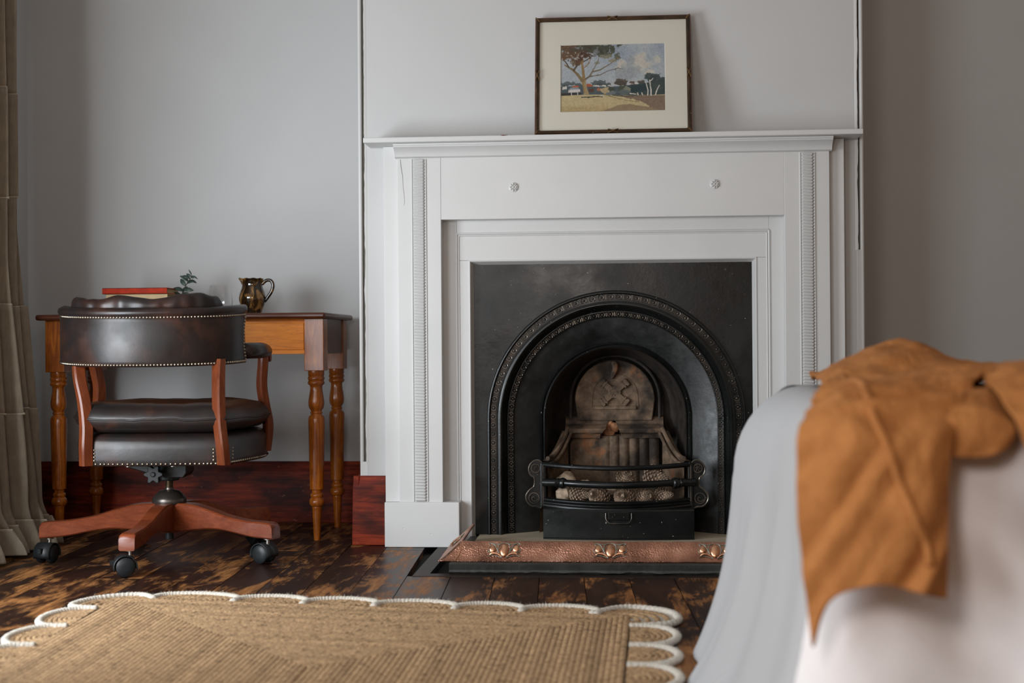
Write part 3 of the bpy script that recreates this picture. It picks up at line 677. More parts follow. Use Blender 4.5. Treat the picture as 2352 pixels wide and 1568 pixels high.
for s, xg in ((-1, GX0), (1, GX1)):
    po = obj('grate_post', MB().box(xg-0.009, xg+0.009, 4.632, 4.655, 0.125, 0.268), MAT['iron'], gr, smooth=0, bevel=0.003)
    obj('post_groove', MB().box(xg-s*0.0-0.0015, xg+0.0015, 4.6290, 4.634, 0.135, 0.262), MAT['ironrel'], po, smooth=0)
    # scroll bracket: shaped plate with two roundels
    ol = [(0, 0.268), (0.010, 0.276), (0.024, 0.275), (0.038, 0.263), (0.043, 0.245), (0.037, 0.228), (0.026, 0.220), (0.024, 0.205), (0.027, 0.190), (0.040, 0.180), (0.052, 0.162), (0.050, 0.143), (0.036, 0.128), (0.018, 0.126), (0, 0.132)]
    ol = cr(ol + [ol[0]], 46)[:-1]
    br = obj('scroll_bracket', MB().prism([(xg+s*(p[0]+0.006), p[1]) for p in ol], 'y', 4.640, 4.652), MAT['iron'], gr, smooth=30, bevel=0.002)
    b = MB(); b.tube([(xg+s*(p[0]+0.004), 4.640, p[1]) for p in ol], 0.0028, 6, closed=True)
    for (cx_, cz_, rr) in ((0.024, 0.250, 0.014), (0.030, 0.153, 0.017)):
        b.tube([(xg+s*cx_+rr*math.cos(a), 4.638, cz_+rr*math.sin(a)) for a in np.linspace(0, 2*PI, 18)[:-1]], 0.002, 5, closed=True)
        if rr < 0.015:
            for k in range(6):
                a = PI*k/6; b.tube([(xg+s*cx_+rr*0.2*math.cos(a), 4.638, cz_+rr*0.2*math.sin(a)), (xg+s*cx_+rr*math.cos(a*2), 4.638, cz_+rr*math.sin(a*2))], 0.0014, 4)
        else:
            b.tube([(xg+s*cx_+rr*0.75*t_*math.cos(6*t_), 4.638, cz_+rr*0.75*t_*math.sin(6*t_)) for t_ in np.linspace(0.15, 1, 16)], 0.0018, 5)
    obj('bracket_relief', b, MAT['ironrel'], br, recalc=False)
# ash pan cover
ap = thing('ash_pan_cover', (-0.017, 4.56, Z0F), 'plain black iron ash pan cover with bail handle below the grate', 'ash pan')
AX0, AX1 = -0.258, 0.223
def abow(x): u = (x-(AX0+AX1)/2)/((AX1-AX0)/2); return 4.555-0.022*(1-u*u)
xs = np.linspace(AX0, AX1, 22)
rows = [[(x, 4.66, Z0F) for x in xs], [(x, abow(x)-0.004, Z0F) for x in xs], [(x, abow(x)-0.004, Z0F+0.005) for x in xs], [(x, abow(x), Z0F+0.007) for x in xs], [(x, abow(x), 0.122) for x in xs], [(x, abow(x)+0.003, 0.126) for x in xs], [(x, 4.66, 0.126) for x in xs]]
b = MB().grid(rows); n = len(xs); b.f.append(tuple(i*n for i in range(7))); b.f.append(tuple(i*n+n-1 for i in range(6, -1, -1)))
obj('pan_body', b, MAT['iron'], ap, smooth=30)
hy = abow(-0.017)-0.004
hp = cr([(-0.057, hy, 0.117), (-0.057, hy-0.003, 0.100), (-0.050, hy-0.006, 0.089), (-0.040, hy-0.007, 0.085), (0.006, hy-0.007, 0.085), (0.018, hy-0.006, 0.089), (0.024, hy-0.003, 0.100), (0.024, hy, 0.117)], 30)
obj('bail_handle', MB().tube(hp, 0.0024, 8), MAT['ironrel'], ap)
obj('handle_plate', MB().box(-0.050, 0.018, hy, hy+0.006, 0.094, 0.120), MAT['iron'], ap, smooth=0, bevel=0.002)
for xr in (-0.035, 0.001): obj('rivet', MB().dome((xr, hy, 0.104), 0.0032, (0, -1, 0), 0.003, 10, 3), MAT['ironrel'], ap)

# pine cones and rubble in the basket
def cone_mesh(L=0.064, Rr=0.028, ns=120):
    b = MB(); b.lathe([(0.002, 0.002), (Rr*0.62, L*0.12), (Rr*0.72, L*0.35), (Rr*0.5, L*0.7), (0.003, L*0.95)], 12)
    for i in range(ns):
        t_ = (i+0.5)/ns; a = i*2.39996; z = L*(0.04+0.9*t_); r0 = Rr*(0.62+0.38*math.sin(PI*min(1, t_*1.15+0.12)))*(1-0.72*t_**2.5)
        d = Vector((math.cos(a), math.sin(a), 0)); tt = Vector((-math.sin(a), math.cos(a), 0)); s = 0.0055*(1-0.45*t_)
        p = d*(r0*0.55)+Vector((0, 0, z)); tip = d*r0+Vector((0, 0, z+0.005))
        vs = [p-tt*s*0.5, p+tt*s*0.5, tip+tt*s, tip+d*0.0015+Vector((0, 0, 0.0028)), tip-tt*s, tip+d*0.0020-Vector((0, 0, 0.0022))]
        b.add(vs, [(0, 1, 2, 5), (0, 5, 4), (5, 2, 3), (5, 3, 4), (0, 4, 3, 2, 1)])
    return b
cone_src = obj('pine_cone', cone_mesh(), MAT['cone'], None, smooth=25, recalc=False)
cones = [((0.010, 4.655, 0.222), (R(70), 0, R(15)), 1.15, 'grey pine cone on top of the grate pile, left of two'),
         ((0.105, 4.665, 0.220), (R(100), R(20), R(60)), 1.35, 'large pine cone at the upper right of the grate pile'),
         ((-0.085, 4.615, 0.163), (R(75), R(10), R(-35)), 1.25, 'pine cone in the lower left middle of the grate'),
         ((0.000, 4.610, 0.163), (R(80), 0, R(-10)), 1.25, 'pine cone in the lower centre of the grate'),
         ((0.068, 4.618, 0.163), (R(85), 0, R(20)), 1.15, 'narrow pine cone right of the lower centre of the grate'),
         ((-0.145, 4.635, 0.163), (R(90), R(10), R(80)), 1.1, 'half hidden pine cone beside the rubble at the grate left'),
         ((0.130, 4.625, 0.163), (R(80), 0, R(50)), 1.0, 'shadowed pine cone at the lower right of the grate')]
for i, (p, r_, s, lab) in enumerate(cones):
    o = cone_src if i == 0 else cone_src.copy()
    if i: COL.objects.link(o)
    M_ = Matrix.Translation(p) @ Matrix.Rotation(r_[2], 4, 'Z') @ Matrix.Rotation(r_[0], 4, 'X') @ Matrix.Scale(s, 4) @ Matrix.Translation((0, 0, -0.032))
    o.matrix_world = M_; finish(o, lab, 'pine cone', 'pine cones in the fire grate')
def rock(r, seed):
    b = MB(); n, m_ = 12, 8; P = []
    for i in range(m_+1):
        th = PI*i/m_; row = []
        for k in range(n):
            a = 2*PI*k/n; d = Vector((math.sin(th)*math.cos(a), math.sin(th)*math.sin(a), math.cos(th)))
            row.append(tuple(d*r*(1+0.35*nz(*(d*1.7+Vector((seed, 0, 0)))))))
        P.append(row)
    return b.grid(P, cv=True)
for i, (p, r_, lab) in enumerate([((-0.195, 4.66, 0.163), 0.026, 'pale lump of broken firebrick at the lower left of the grate'),
                                  ((-0.190, 4.72, 0.196), 0.034, 'brown rubble lump behind the left end of the middle bar'),
                                  ((-0.130, 4.72, 0.178), 0.026, 'dark rubble piece behind the middle bar, left of centre'),
                                  ((-0.040, 4.70, 0.172), 0.026, 'tan rubble piece behind the middle bar at the centre')]):
    o = obj('firebrick_rubble', rock(r_, i*3.3), MAT['rubble'], None, smooth=50); o.location = p; finish(o, lab, 'rubble', 'rubble in the fire grate')

# hearth
hs = thing('hearth', (XC, 4.3, 0), 'low black slate hearth slab with chipped edge before the fireplace', 'hearth')
P = []; xs = np.linspace(-0.500, 0.445, 120)
rag = [0.006*nz(x*14)+0.004*nz(x*45) for x in xs]
P.append([(x, 4.62, 0.0) for x in xs]); P.append([(x, 4.046+abs(r_)*0.8, 0.0) for x, r_ in zip(xs, rag)]); P.append([(x, 4.040+r_*0.5, 0.006+r_*0.5) for x, r_ in zip(xs, rag)])
P.append([(x, 4.043+r_*0.2, 0.012) for x, r_ in zip(xs, rag)]); P.append([(x, 4.040, 0.0285) for x in xs]); P.append([(x, 4.043, 0.030) for x in xs]); P.append([(x, 4.62, 0.030) for x in xs])
b = MB().grid(P); n = len(xs); b.f.append(tuple(i*n for i in range(7))); b.f.append(tuple(i*n+n-1 for i in range(6, -1, -1)))
obj('slate_slab', b, MAT['slate'], hs, smooth=30)
obj('inner_hearth_stone', MB().box(X0-0.44, X0+0.44, 4.50, 4.95, 0.0, 0.0306), MAT['beige'], hs, smooth=0)

# copper fender
fe = thing('copper_fender', (XC, 4.1, 0.03), 'hammered copper hearth fender embossed with flower motifs', 'fender')
FB = [(-0.541, 4.50), (-0.533, 4.070), (0.470, 4.070), (0.478, 4.50)]           # bottom outer line
FT = [(-0.476, 4.50), (-0.470, 4.110), (0.407, 4.110), (0.413, 4.50)]           # top line
def fender_panel(i, name, n=40):
    rows = []
    for (s, z) in ((0.0, 0.0305), (0.0, 0.034), (0.06, 0.035), (0.30, 0.046), (0.62, 0.064), (0.93, 0.0835), (1.0, 0.0845), (1.06, 0.083)):
        a = Vector(FB[i]).lerp(Vector(FT[i]), s); c_ = Vector(FB[i+1]).lerp(Vector(FT[i+1]), s)
        rows.append([(a.x+(c_.x-a.x)*k/n, a.y+(c_.y-a.y)*k/n, z+(0.0012*nz(k*0.4, s*3, i*5))) for k in range(n+1)])
    return obj(name, MB().grid(rows), MAT['copper'], fe, smooth=40, solid=0.0016)
fp = fender_panel(1, 'front_panel', 90); rl = fender_panel(0, 'left_return'); rr_ = fender_panel(2, 'right_return')
def motif(parent, M_):
    # u across, v up the sloping face, n proud of it; built flat then placed
    b = MB(); 
    P = []
    for i in range(9):
        th = (PI/2)*i/8; P.append([(0.0135*math.cos(a)*math.cos(th), 0.002+0.0195*math.sin(a)*math.cos(th)*(1.0 if math.sin(a) > 0 else 1.15), 0.0075*math.sin(th)) for a in np.linspace(0, 2*PI, 20)[:-1]])
    b.grid(P, cv=True)
    for s in (-1, 1):
        P = []
        for i in range(7):
            th = (PI/2)*i/6; P.append([(s*(0.034+0.0105*math.cos(a)*math.cos(th)-0.006*math.sin(a)*math.cos(th)*0.4), 0.006+0.0125*math.sin(a)*math.cos(th)-0.006*math.cos(a)*math.cos(th)*-0.5, 0.006*math.sin(th)) for a in np.linspace(0, 2*PI, 16)[:-1]])
        b.grid(P, cv=True)
        b.tube(cr([(s*0.007, -0.020, 0.001), (s*0.018, -0.012, 0.003), (s*0.032, -0.010, 0.004), (s*0.041, -0.014, 0.002)], 12), [0.0015, 0.002, 0.0025, 0.003, 0.0032, 0.0034, 0.0034, 0.0034, 0.0034, 0.0032, 0.0028, 0.002], 8)
    b2 = MB()
    for s in (-1, 1):
        b2.tube([(x, y, 0.0015) for x, y, _ in cr([(s*0.002, 0.025, 0), (s*0.013, 0.021, 0), (s*0.0175, 0.008, 0), (s*0.0165, -0.008, 0), (s*0.006, -0.021, 0)], 18)], 0.0015, 6)
        b2.tube([(x, y, 0.0015) for x, y, _ in cr([(s*0.012, -0.014, 0), (s*0.020, 0.002, 0), (s*0.028, 0.018, 0), (s*0.040, 0.024, 0), (s*0.045, 0.021, 0)], 18)], 0.0014, 6)
        b2.tube([(x, y, 0.0012) for x, y, _ in cr([(s*0.012, 0.021, 0), (s*0.026, 0.021, 0), (s*0.042, 0.024, 0), (s*0.0405, 0.014, 0), (s*0.046, 0.004, 0), (s*0.044, -0.005, 0), (s*0.032, -0.006, 0), (s*0.018, -0.013, 0)], 30)], 0.0012, 6)
        b2.tube([(x, y, 0.001) for x, y, _ in cr([(s*0.006, -0.023, 0), (s*0.022, -0.017, 0), (s*0.036, -0.015, 0), (s*0.045, -0.019, 0)], 14)], 0.0011, 6)
    b.xf(M_); b2.xf(M_)
    o = obj('embossed_flower', b, MAT['copper_hi'], parent, smooth=60, recalc=False); obj('embossed_outline', b2, MAT['verdigris'], o, smooth=60, recalc=False)
def face_matrix(p, uax, vax):
    u = Vector(uax).normalized(); v = Vector(vax).normalized(); n = u.cross(v).normalized()
    m = Matrix((u, v, n)).transposed().to_4x4(); m.translation = Vector(p)+n*0.0012; return m
for xm in (-0.345, -0.040, 0.258): motif(fp, face_matrix((xm, 4.091, 0.0595), (1, 0, 0), (0, 0.040, 0.051)))
motif(rl, face_matrix((-0.506, 4.30, 0.0585), (0.0, -1, 0), (0.064, 0, 0.052)))
obj('corner_joint', MB().tube(cr([(-0.488, 4.072, 0.034), (-0.478, 4.080, 0.046), (-0.472, 4.092, 0.062), (-0.470, 4.104, 0.078)], 10), 0.0018, 6), MAT['copper_hi'], fp)

# ================================================================== PICTURE ON THE MANTEL
FWD, FHT = 0.497, 0.400
lean = math.atan2(0.088, 0.392)
pic = thing('framed_picture', (-0.0255, 4.524, 1.3224), 'framed watercolour of a gum tree leaning on the mantel shelf', 'picture')
pic.rotation_euler = (-lean, 0, R(0.0))
BASE[pic.name] = (0, 0, 0)
def bar_profile(n=11, w_=0.013):
    pr = []
    for i in range(n): u = i/(n-1); pr.append((w_*u, -0.0065*math.sin(PI*u)-0.0022*abs(math.sin(PI*3*u))))
    return pr
def mitred(L, name, M_):
    pr = [(0, 0.014), (0, 0)] + bar_profile() + [(0.013, 0.010)]
    a = [(-L/2+p[0], p[1], p[0]) for p in pr]; c_ = [(L/2-p[0], p[1], p[0]) for p in pr]
    b = MB().grid([a, c_], cv=True).xf(M_); o = obj(name, b, MAT['frame'], pic, smooth=25); return o
sides = [(FWD, Matrix.Translation((0, 0, 0))), (FWD, Matrix.Translation((0, 0, FHT)) @ Matrix.Rotation(PI, 4, 'Y')),
         (FHT, Matrix.Translation((-FWD/2, 0, FHT/2)) @ Matrix.Rotation(R(90), 4, 'Y')), (FHT, Matrix.Translation((FWD/2, 0, FHT/2)) @ Matrix.Rotation(R(-90), 4, 'Y'))]
for i, (L, M_) in enumerate(sides):
    rail = mitred(L, 'frame_rail', M_)
    b = MB()
    for s in (-1, 1): b.tube([(s*-0.016, -0.006, 0.0005), (s*-0.008, -0.0085, 0.0035), (0, -0.0092, 0.0065), (s*0.008, -0.0085, 0.0095), (s*0.016, -0.006, 0.0125)], 0.0021, 6, flat=0.8)
    b.xf(M_); obj('cross_ribbon', b, MAT['ribbon'], rail)
    b = MB().tube([(-L/2+0.001, -0.004, 0.001), (-L/2+0.007, -0.0088, 0.007), (-L/2+0.013, -0.004, 0.013)], 0.0028, 6).xf(M_); obj('corner_ribbon', b, MAT['ribbon'], rail)
    b = MB().box(-L/2, L/2, 0.0, 0.012, -0.0012, 0.0).xf(M_); obj('red_edge', b, MAT['redpaint'], rail, smooth=0)
obj('backing_board', MB().box(-FWD/2+0.010, FWD/2-0.010, 0.010, 0.013, 0.010, FHT-0.010), MAT['mat'], pic, smooth=0)
# mount with bevelled window
PX0, PX1, PZ0, PZ1 = -0.168, 0.168, 0.076, 0.308
o4 = [(-FWD/2+0.011, 0.011), (FWD/2-0.011, 0.011), (FWD/2-0.011, FHT-0.011), (-FWD/2+0.011, FHT-0.011)]
i4 = [(PX0, PZ0), (PX1, PZ0), (PX1, PZ1), (PX0, PZ1)]; e = 0.0022; j4 = [(PX0+e, PZ0+e), (PX1-e, PZ0+e), (PX1-e, PZ1-e), (PX0+e, PZ1-e)]
b = MB().add([(x, 0.0035, z) for x, z in o4]+[(x, 0.0035, z) for x, z in i4]+[(x, 0.0060, z) for x, z in j4], [(k, (k+1) % 4, 4+(k+1) % 4, 4+k) for k in range(4)]+[(4+k, 4+(k+1) % 4, 8+(k+1) % 4, 8+k) for k in range(4)])
obj('mount', b, MAT['mat'], pic, smooth=0)
obj('glazing', MB().box(-FWD/2+0.011, FWD/2-0.011, 0.0005, 0.0022, 0.011, FHT-0.011), MAT['pane'], pic, smooth=0)
# the watercolour, painted point by point
def painting(NU=250, NV=164):
    u, v = np.meshgrid(np.linspace(0, 1, NU), np.linspace(0, 1, NV)); asp = 1.547; x = u*asp; y = v
    def fbm(sx, sy, seed, oct_=4):
        r = np.random.default_rng(seed); out = np.zeros_like(u); amp = 1; tot = 0
        for o_ in range(oct_):
            gx, gy = max(2, int(sx*2**o_)), max(2, int(sy*2**o_)); g = r.random((gy+2, gx+2)); fx, fy = u*gx, v*gy; i, j = fx.astype(int), fy.astype(int); a, b_ = fx-i, fy-j
            a = a*a*(3-2*a); b_ = b_*b_*(3-2*b_)
            out += amp*((g[j, i]*(1-a)+g[j, i+1]*a)*(1-b_)+(g[j+1, i]*(1-a)+g[j+1, i+1]*a)*b_); tot += amp; amp *= 0.55
        return out/tot
    n1, n2, n3, n4 = fbm(4, 3, 1), fbm(12, 8, 2), fbm(34, 24, 3, 3), fbm(70, 50, 4, 2)
    C = np.zeros((NV, NU, 3))
    def put(mask, col, a=1.0):
        mm = np.clip(mask, 0, 1)[..., None]*a; C[:] = C*(1-mm)+np.array(col)*mm
    def blob(cx, cy, rx, ry, rough=0.5, soft=0.12, nn=None):
        nn = n2*0.5+n3*0.5 if nn is None else nn
        d = np.sqrt(((u-cx)/rx)**2+((v-cy)/ry)**2)+(nn-0.5)*rough*4.5; return np.clip((1-d)/soft, 0, 1)
    def poly(pts, soft=0.006, rough=0.0):
        ins = np.zeros_like(u, bool); px = u+(n3-0.5)*rough; py = v+(n4-0.5)*rough; K = len(pts)
        for i in range(K):
            (x1, y1), (x2, y2) = pts[i], pts[(i+1) % K]; cond = (y1 > py) != (y2 > py)
            with np.errstate(divide='ignore', invalid='ignore'): xi = (x2-x1)*(py-y1)/(y2-y1+1e-12)+x1
            ins ^= cond & (px < xi)
        return ins.astype(float)
    def seg(pts, w0, w1, rough=0.0):
        best = np.full_like(u, 9.0); K = len(pts)-1
        for i in range(K):
            ax, ay = pts[i][0]*asp, pts[i][1]; bx, by = pts[i+1][0]*asp, pts[i+1][1]; dx, dy = bx-ax, by-ay; L = dx*dx+dy*dy+1e-9
            t_ = np.clip(((x-ax)*dx+(y-ay)*dy)/L, 0, 1); d = np.hypot(x-ax-t_*dx, y-ay-t_*dy); wd = w0+(w1-w0)*(i+t_)/K
            best = np.minimum(best, d/(wd+1e-9))
        return np.clip((1.15-best-(n3-0.5)*rough)/0.35, 0, 1)
    s = lambda r, g, b_: np.array([r, g, b_])/255.0
    C[:] = s(166, 174, 178)
    put(np.clip(1.1-np.hypot((u-0.05)/0.6, (v-0.25)/0.5), 0, 1), s(156, 166, 176)); put(np.clip(1.2-np.hypot((u-0.55)/0.22, (v-0.10)/0.3), 0, 1)*0.9, s(138, 152, 170))
    put(np.clip(1.2-np.hypot((u-1.0)/0.2, (v-0.05)/0.55), 0, 1)*0.8, s(142, 154, 170)); put(np.clip((n1-0.45)*4, 0, 1)*0.35, s(180, 184, 186))
    for cx, cy, rx, ry in ((0.76, 0.20, 0.09, 0.13), (0.93, 0.24, 0.06, 0.13), (0.80, 0.33, 0.14, 0.10), (0.58, 0.31, 0.05, 0.07), (0.86, 0.42, 0.10, 0.06)):
        put(blob(cx, cy, rx, ry, 0.7, 0.5, n1*0.4+n2*0.6), s(196, 188, 172), 0.9)
    for cx, cy, rx, ry in ((0.68, 0.24, 0.04, 0.10), (0.69, 0.40, 0.09, 0.09), (0.60, 0.46, 0.12, 0.07), (0.84, 0.22, 0.03, 0.08), (0.92, 0.42, 0.04, 0.05)):
        put(blob(cx, cy, rx, ry, 0.7, 0.6, n1*0.4+n2*0.6), s(146, 152, 156), 0.75)
    put(np.clip((v-0.5)/0.1, 0, 1)*(u < 0.8)*(u > 0.2)*(v < 0.64), s(168, 172, 174), 0.7)
    # middle distance
    for cx, cy, rx, ry, c in ((0.05, 0.585, 0.09, 0.045, s(86, 98, 98)), (0.18, 0.60, 0.05, 0.035, s(80, 92, 94)), (0.37, 0.585, 0.085, 0.04, s(82, 94, 94)), (0.44, 0.60, 0.04, 0.03, s(78, 90, 88)),
                              (0.575, 0.570, 0.062, 0.055, s(92, 80, 70)), (0.68, 0.585, 0.03, 0.028, s(98, 80, 68)), (0.76, 0.575, 0.035, 0.03, s(92, 82, 72)), (0.89, 0.51, 0.075, 0.065, s(66, 80, 80)), (0.97, 0.55, 0.06, 0.05, s(62, 76, 76))):
        put(blob(cx, cy, rx, ry, 0.5), c); put(blob(cx+0.01, cy+0.02, rx*0.8, ry*0.6, 0.8), c*0.75, 0.7)
    put(poly([(0, 0.615), (0.22, 0.62), (0.5, 0.635), (0.6, 0.625), (0.82, 0.585), (1.0, 0.572), (1.01, 0.80), (0, 0.80)], rough=0.01), s(70, 84, 88))
    put(poly([(0.60, 0.64), (0.82, 0.585), (1.01, 0.572), (1.01, 0.79), (0.55, 0.76)], rough=0.012), s(52, 66, 64)); put(blob(0.74, 0.66, 0.12, 0.05, 0.8, 0.6), s(36, 54, 60)); put(blob(0.93, 0.65, 0.09, 0.06, 0.8, 0.6), s(70, 80, 72), 0.6)
    put(poly([(0.36, 0.665), (0.46, 0.64), (0.47, 0.72), (0.42, 0.745)], rough=0.01), s(176, 152, 108))
    for pts, c in (([(0.018, 0.622), (0.058, 0.618), (0.060, 0.660), (0.014, 0.664)], s(205, 200, 188)), ([(0.072, 0.668), (0.10, 0.632), (0.165, 0.636), (0.186, 0.668)], s(130, 142, 152)), ([(0.075, 0.669), (0.185, 0.667), (0.187, 0.705), (0.072, 0.708)], s(206, 196, 190)),
                   ([(0.115, 0.610), (0.17, 0.608), (0.176, 0.632), (0.112, 0.634)], s(186, 88, 56)), ([(0.245, 0.588), (0.285, 0.584), (0.312, 0.632), (0.245, 0.628)], s(184, 84, 50)), ([(0.315, 0.624), (0.335, 0.606), (0.368, 0.612), (0.374, 0.634)], s(212, 206, 196)),
                   ([(0.385, 0.628), (0.405, 0.607), (0.430, 0.612), (0.436, 0.634)], s(206, 202, 194)), ([(0.445, 0.622), (0.465, 0.606), (0.49, 0.630)], s(198, 192, 182)), ([(0.635, 0.604), (0.66, 0.590), (0.70, 0.602)], s(208, 198, 186)), ([(0.70, 0.600), (0.725, 0.572), (0.75, 0.592), (0.745, 0.604)], s(206, 200, 192))):
        put(poly(pts), c)
    put(blob(0.29, 0.685, 0.022, 0.026, 0.5), s(92, 56, 40)); put(blob(0.365, 0.675, 0.016, 0.022, 0.5), s(176, 98, 62))
    put(poly([(0, 0.718), (0.20, 0.720), (0.20, 0.755), (0.10, 0.775), (0, 0.76)], rough=0.012), s(48, 46, 44))
    for px_ in (0.102, 0.162): put(seg([(px_, 0.71), (px_, 0.77)], 0.006, 0.006), s(200, 192, 182))
    # foreground
    put(np.clip((v-(0.755+0.01*(n2-0.5)-0.012*np.sin(u*6)))/0.008, 0, 1), s(192, 170, 118)); put(np.clip((v-0.88)/0.12, 0, 1)*(u < 0.45), s(172, 140, 84), 0.8); put(np.clip((n2-0.5)*3, 0, 1)*(v > 0.78), s(182, 158, 108), 0.3)
    put(poly([(0.55, 0.765), (1.01, 0.775), (1.01, 1.01), (0.88, 1.0), (0.84, 0.93), (0.80, 0.88), (0.70, 0.83), (0.62, 0.80)], rough=0.02), s(128, 104, 84)); put(poly([(0.40, 0.99), (0.56, 0.91), (0.66, 0.895), (0.78, 0.93), (0.92, 0.96), (0.95, 1.01), (0.3, 1.01)], rough=0.02), s(140, 116, 84), 0.9)
    put(seg([(0.42, 0.745), (0.52, 0.80), (0.62, 0.84), (0.75, 0.87)], 0.006, 0.004, 2.5), s(112, 98, 60), 0.7); put(seg([(0.5, 0.76), (0.62, 0.785), (0.74, 0.775)], 0.012, 0.006, 2), s(76, 78, 62), 0.8)
    put(seg([(0.20, 0.782), (0.27, 0.785), (0.33, 0.775), (0.40, 0.782)], 0.009, 0.006, 1.2), s(40, 40, 36)); put(seg([(0.385, 0.758), (0.42, 0.785)], 0.009, 0.005), s(176, 172, 160))
    for cx, cy, rx, ry, c in ((0.49, 0.675, 0.042, 0.035, s(62, 68, 52)), (0.585, 0.665, 0.045, 0.042, s(66, 72, 58)), (0.635, 0.672, 0.030, 0.038, s(122, 124, 104)), (0.49, 0.725, 0.045, 0.035, s(102, 110, 110)), (0.60, 0.725, 0.055, 0.04, s(86, 98, 96))):
        put(blob(cx, cy, rx, ry, 0.5), c)
    for pts, w0, w1 in (([(0.815, 0.575), (0.825, 0.64), (0.835, 0.70), (0.832, 0.77)], 0.006, 0.009), ([(0.852, 0.55), (0.858, 0.64), (0.864, 0.70), (0.862, 0.77)], 0.007, 0.011), ([(0.852, 0.57), (0.872, 0.545), (0.885, 0.52)], 0.006, 0.004), ([(0.945, 0.625), (0.925, 0.68), (0.912, 0.73), (0.905, 0.77)], 0.005, 0.009), ([(0.735, 0.735), (0.74, 0.765)], 0.008, 0.008), ([(0.775, 0.735), (0.782, 0.765)], 0.007, 0.008), ([(0.665, 0.742), (0.72, 0.752)], 0.009, 0.006)):
        put(seg(pts, w0, w1, 0.4), s(214, 206, 194))
    # the big tree
    tr = s(146, 112, 64); dk = s(82, 66, 46)
    put(poly([(0.222, 0.745), (0.215, 0.66), (0.205, 0.58), (0.195, 0.53), (0.24, 0.52), (0.245, 0.60), (0.262, 0.70), (0.275, 0.745)], rough=0.008), s(164, 138, 92)); put(poly([(0.212, 0.62), (0.205, 0.56), (0.198, 0.53), (0.215, 0.53), (0.225, 0.60), (0.232, 0.70), (0.222, 0.74)], rough=0.008), tr)
    for pts, w0, w1, c in (([(0.218, 0.55), (0.220, 0.45), (0.212, 0.36), (0.205, 0.28), (0.18, 0.2)], 0.026, 0.010, tr), ([(0.205, 0.54), (0.165, 0.45), (0.12, 0.375), (0.07, 0.33), (0.04, 0.30)], 0.024, 0.009, s(126, 106, 68)), ([(0.08, 0.335), (0.05, 0.26), (0.015, 0.20)], 0.010, 0.006, dk),
                           ([(0.125, 0.38), (0.155, 0.31), (0.21, 0.26), (0.27, 0.21), (0.31, 0.16)], 0.013, 0.006, dk), ([(0.235, 0.52), (0.28, 0.47), (0.30, 0.41), (0.38, 0.38), (0.47, 0.30), (0.52, 0.24), (0.57, 0.20)], 0.013, 0.004, s(110, 94, 66)), ([(0.24, 0.505), (0.29, 0.475), (0.38, 0.455), (0.45, 0.40), (0.55, 0.36), (0.60, 0.375)], 0.009, 0.003, s(96, 86, 68)),
                           ([(0.52, 0.385), (0.56, 0.34)], 0.004, 0.002, dk), ([(0.20, 0.29), (0.165, 0.22), (0.12, 0.17)], 0.010, 0.005, tr), ([(0.205, 0.30), (0.215, 0.22), (0.20, 0.15)], 0.010, 0.006, s(160, 116, 66)), ([(0.23, 0.34), (0.27, 0.28), (0.285, 0.21)], 0.008, 0.005, tr), ([(0.30, 0.41), (0.33, 0.33), (0.36, 0.25), (0.37, 0.16)], 0.008, 0.004, s(120, 102, 74))):
        put(seg(pts, w0, w1, 0.5), c)
    nn = n2*0.35+n3*0.65
    for cx, cy, rx, ry, c, a in ((0.07, 0.05, 0.14, 0.10, s(112, 84, 58), 1), (0.17, 0.12, 0.13, 0.12, s(96, 66, 46), 1), (0.28, 0.05, 0.16, 0.10, s(74, 68, 52), 1), (0.40, 0.06, 0.12, 0.12, s(68, 72, 58), 1), (0.40, 0.15, 0.09, 0.05, s(82, 84, 66), 0.9), (0.24, 0.17, 0.07, 0.06, s(78, 50, 38), 1), (0.03, 0.15, 0.05, 0.06, s(104, 74, 52), 0.9),
                                 (0.43, 0.185, 0.05, 0.035, s(132, 130, 104), 0.85), (0.548, 0.185, 0.030, 0.045, s(92, 96, 80), 1), (0.49, 0.245, 0.035, 0.03, s(140, 130, 100), 0.8), (0.35, 0.27, 0.025, 0.03, s(120, 112, 84), 0.6), (0.11, 0.27, 0.02, 0.03, s(116, 104, 76), 0.6)):
        put(blob(cx, cy, rx, ry, 0.85, 0.16, nn), c, a)
    put((n3 > 0.60)*(v < 0.24)*blob(0.22, 0.07, 0.30, 0.18, 0.5)*0.5, s(52, 46, 38)); put((n4 > 0.66)*(v > 0.10)*(v < 0.22)*(u < 0.22), s(176, 166, 152), 0.7)
    put(seg([(0.545, 0.22), (0.548, 0.20)], 0.008, 0.004), s(176, 116, 78), 0.8)
    # small worn signature strokes
    for k, px_ in enumerate((0.075, 0.10, 0.125, 0.14, 0.155, 0.17, 0.185, 0.20, 0.215, 0.235, 0.28, 0.295, 0.31)):
        put(seg([(px_, 0.955+0.008*math.sin(k*2.1)), (px_+0.008, 0.940+0.006*math.cos(k*1.7))], 0.0035, 0.003), s(128, 96, 54), 0.6)
    gg = C.mean(-1, keepdims=True); C = gg+(C-gg)*0.82; C = C*0.90+0.10*np.array([0.60, 0.585, 0.55]); C *= (0.92+0.16*n4)[..., None]; C = np.clip(C, 0, 1)
    lin = np.where(C <= 0.04045, C/12.92, ((C+0.055)/1.055)**2.4)
    P = [[(PX0+0.001+(PX1-PX0-0.002)*i/(NU-1), 0.0066, PZ1-0.001-(PZ1-PZ0-0.002)*j/(NV-1)) for i in range(NU)] for j in range(NV)]
    col = np.concatenate([lin.reshape(-1, 3), np.ones((NU*NV, 1))], 1)
    obj('watercolour', MB().grid(P), MAT['paper'], pic, smooth=0, recalc=False, colors=col)
painting()

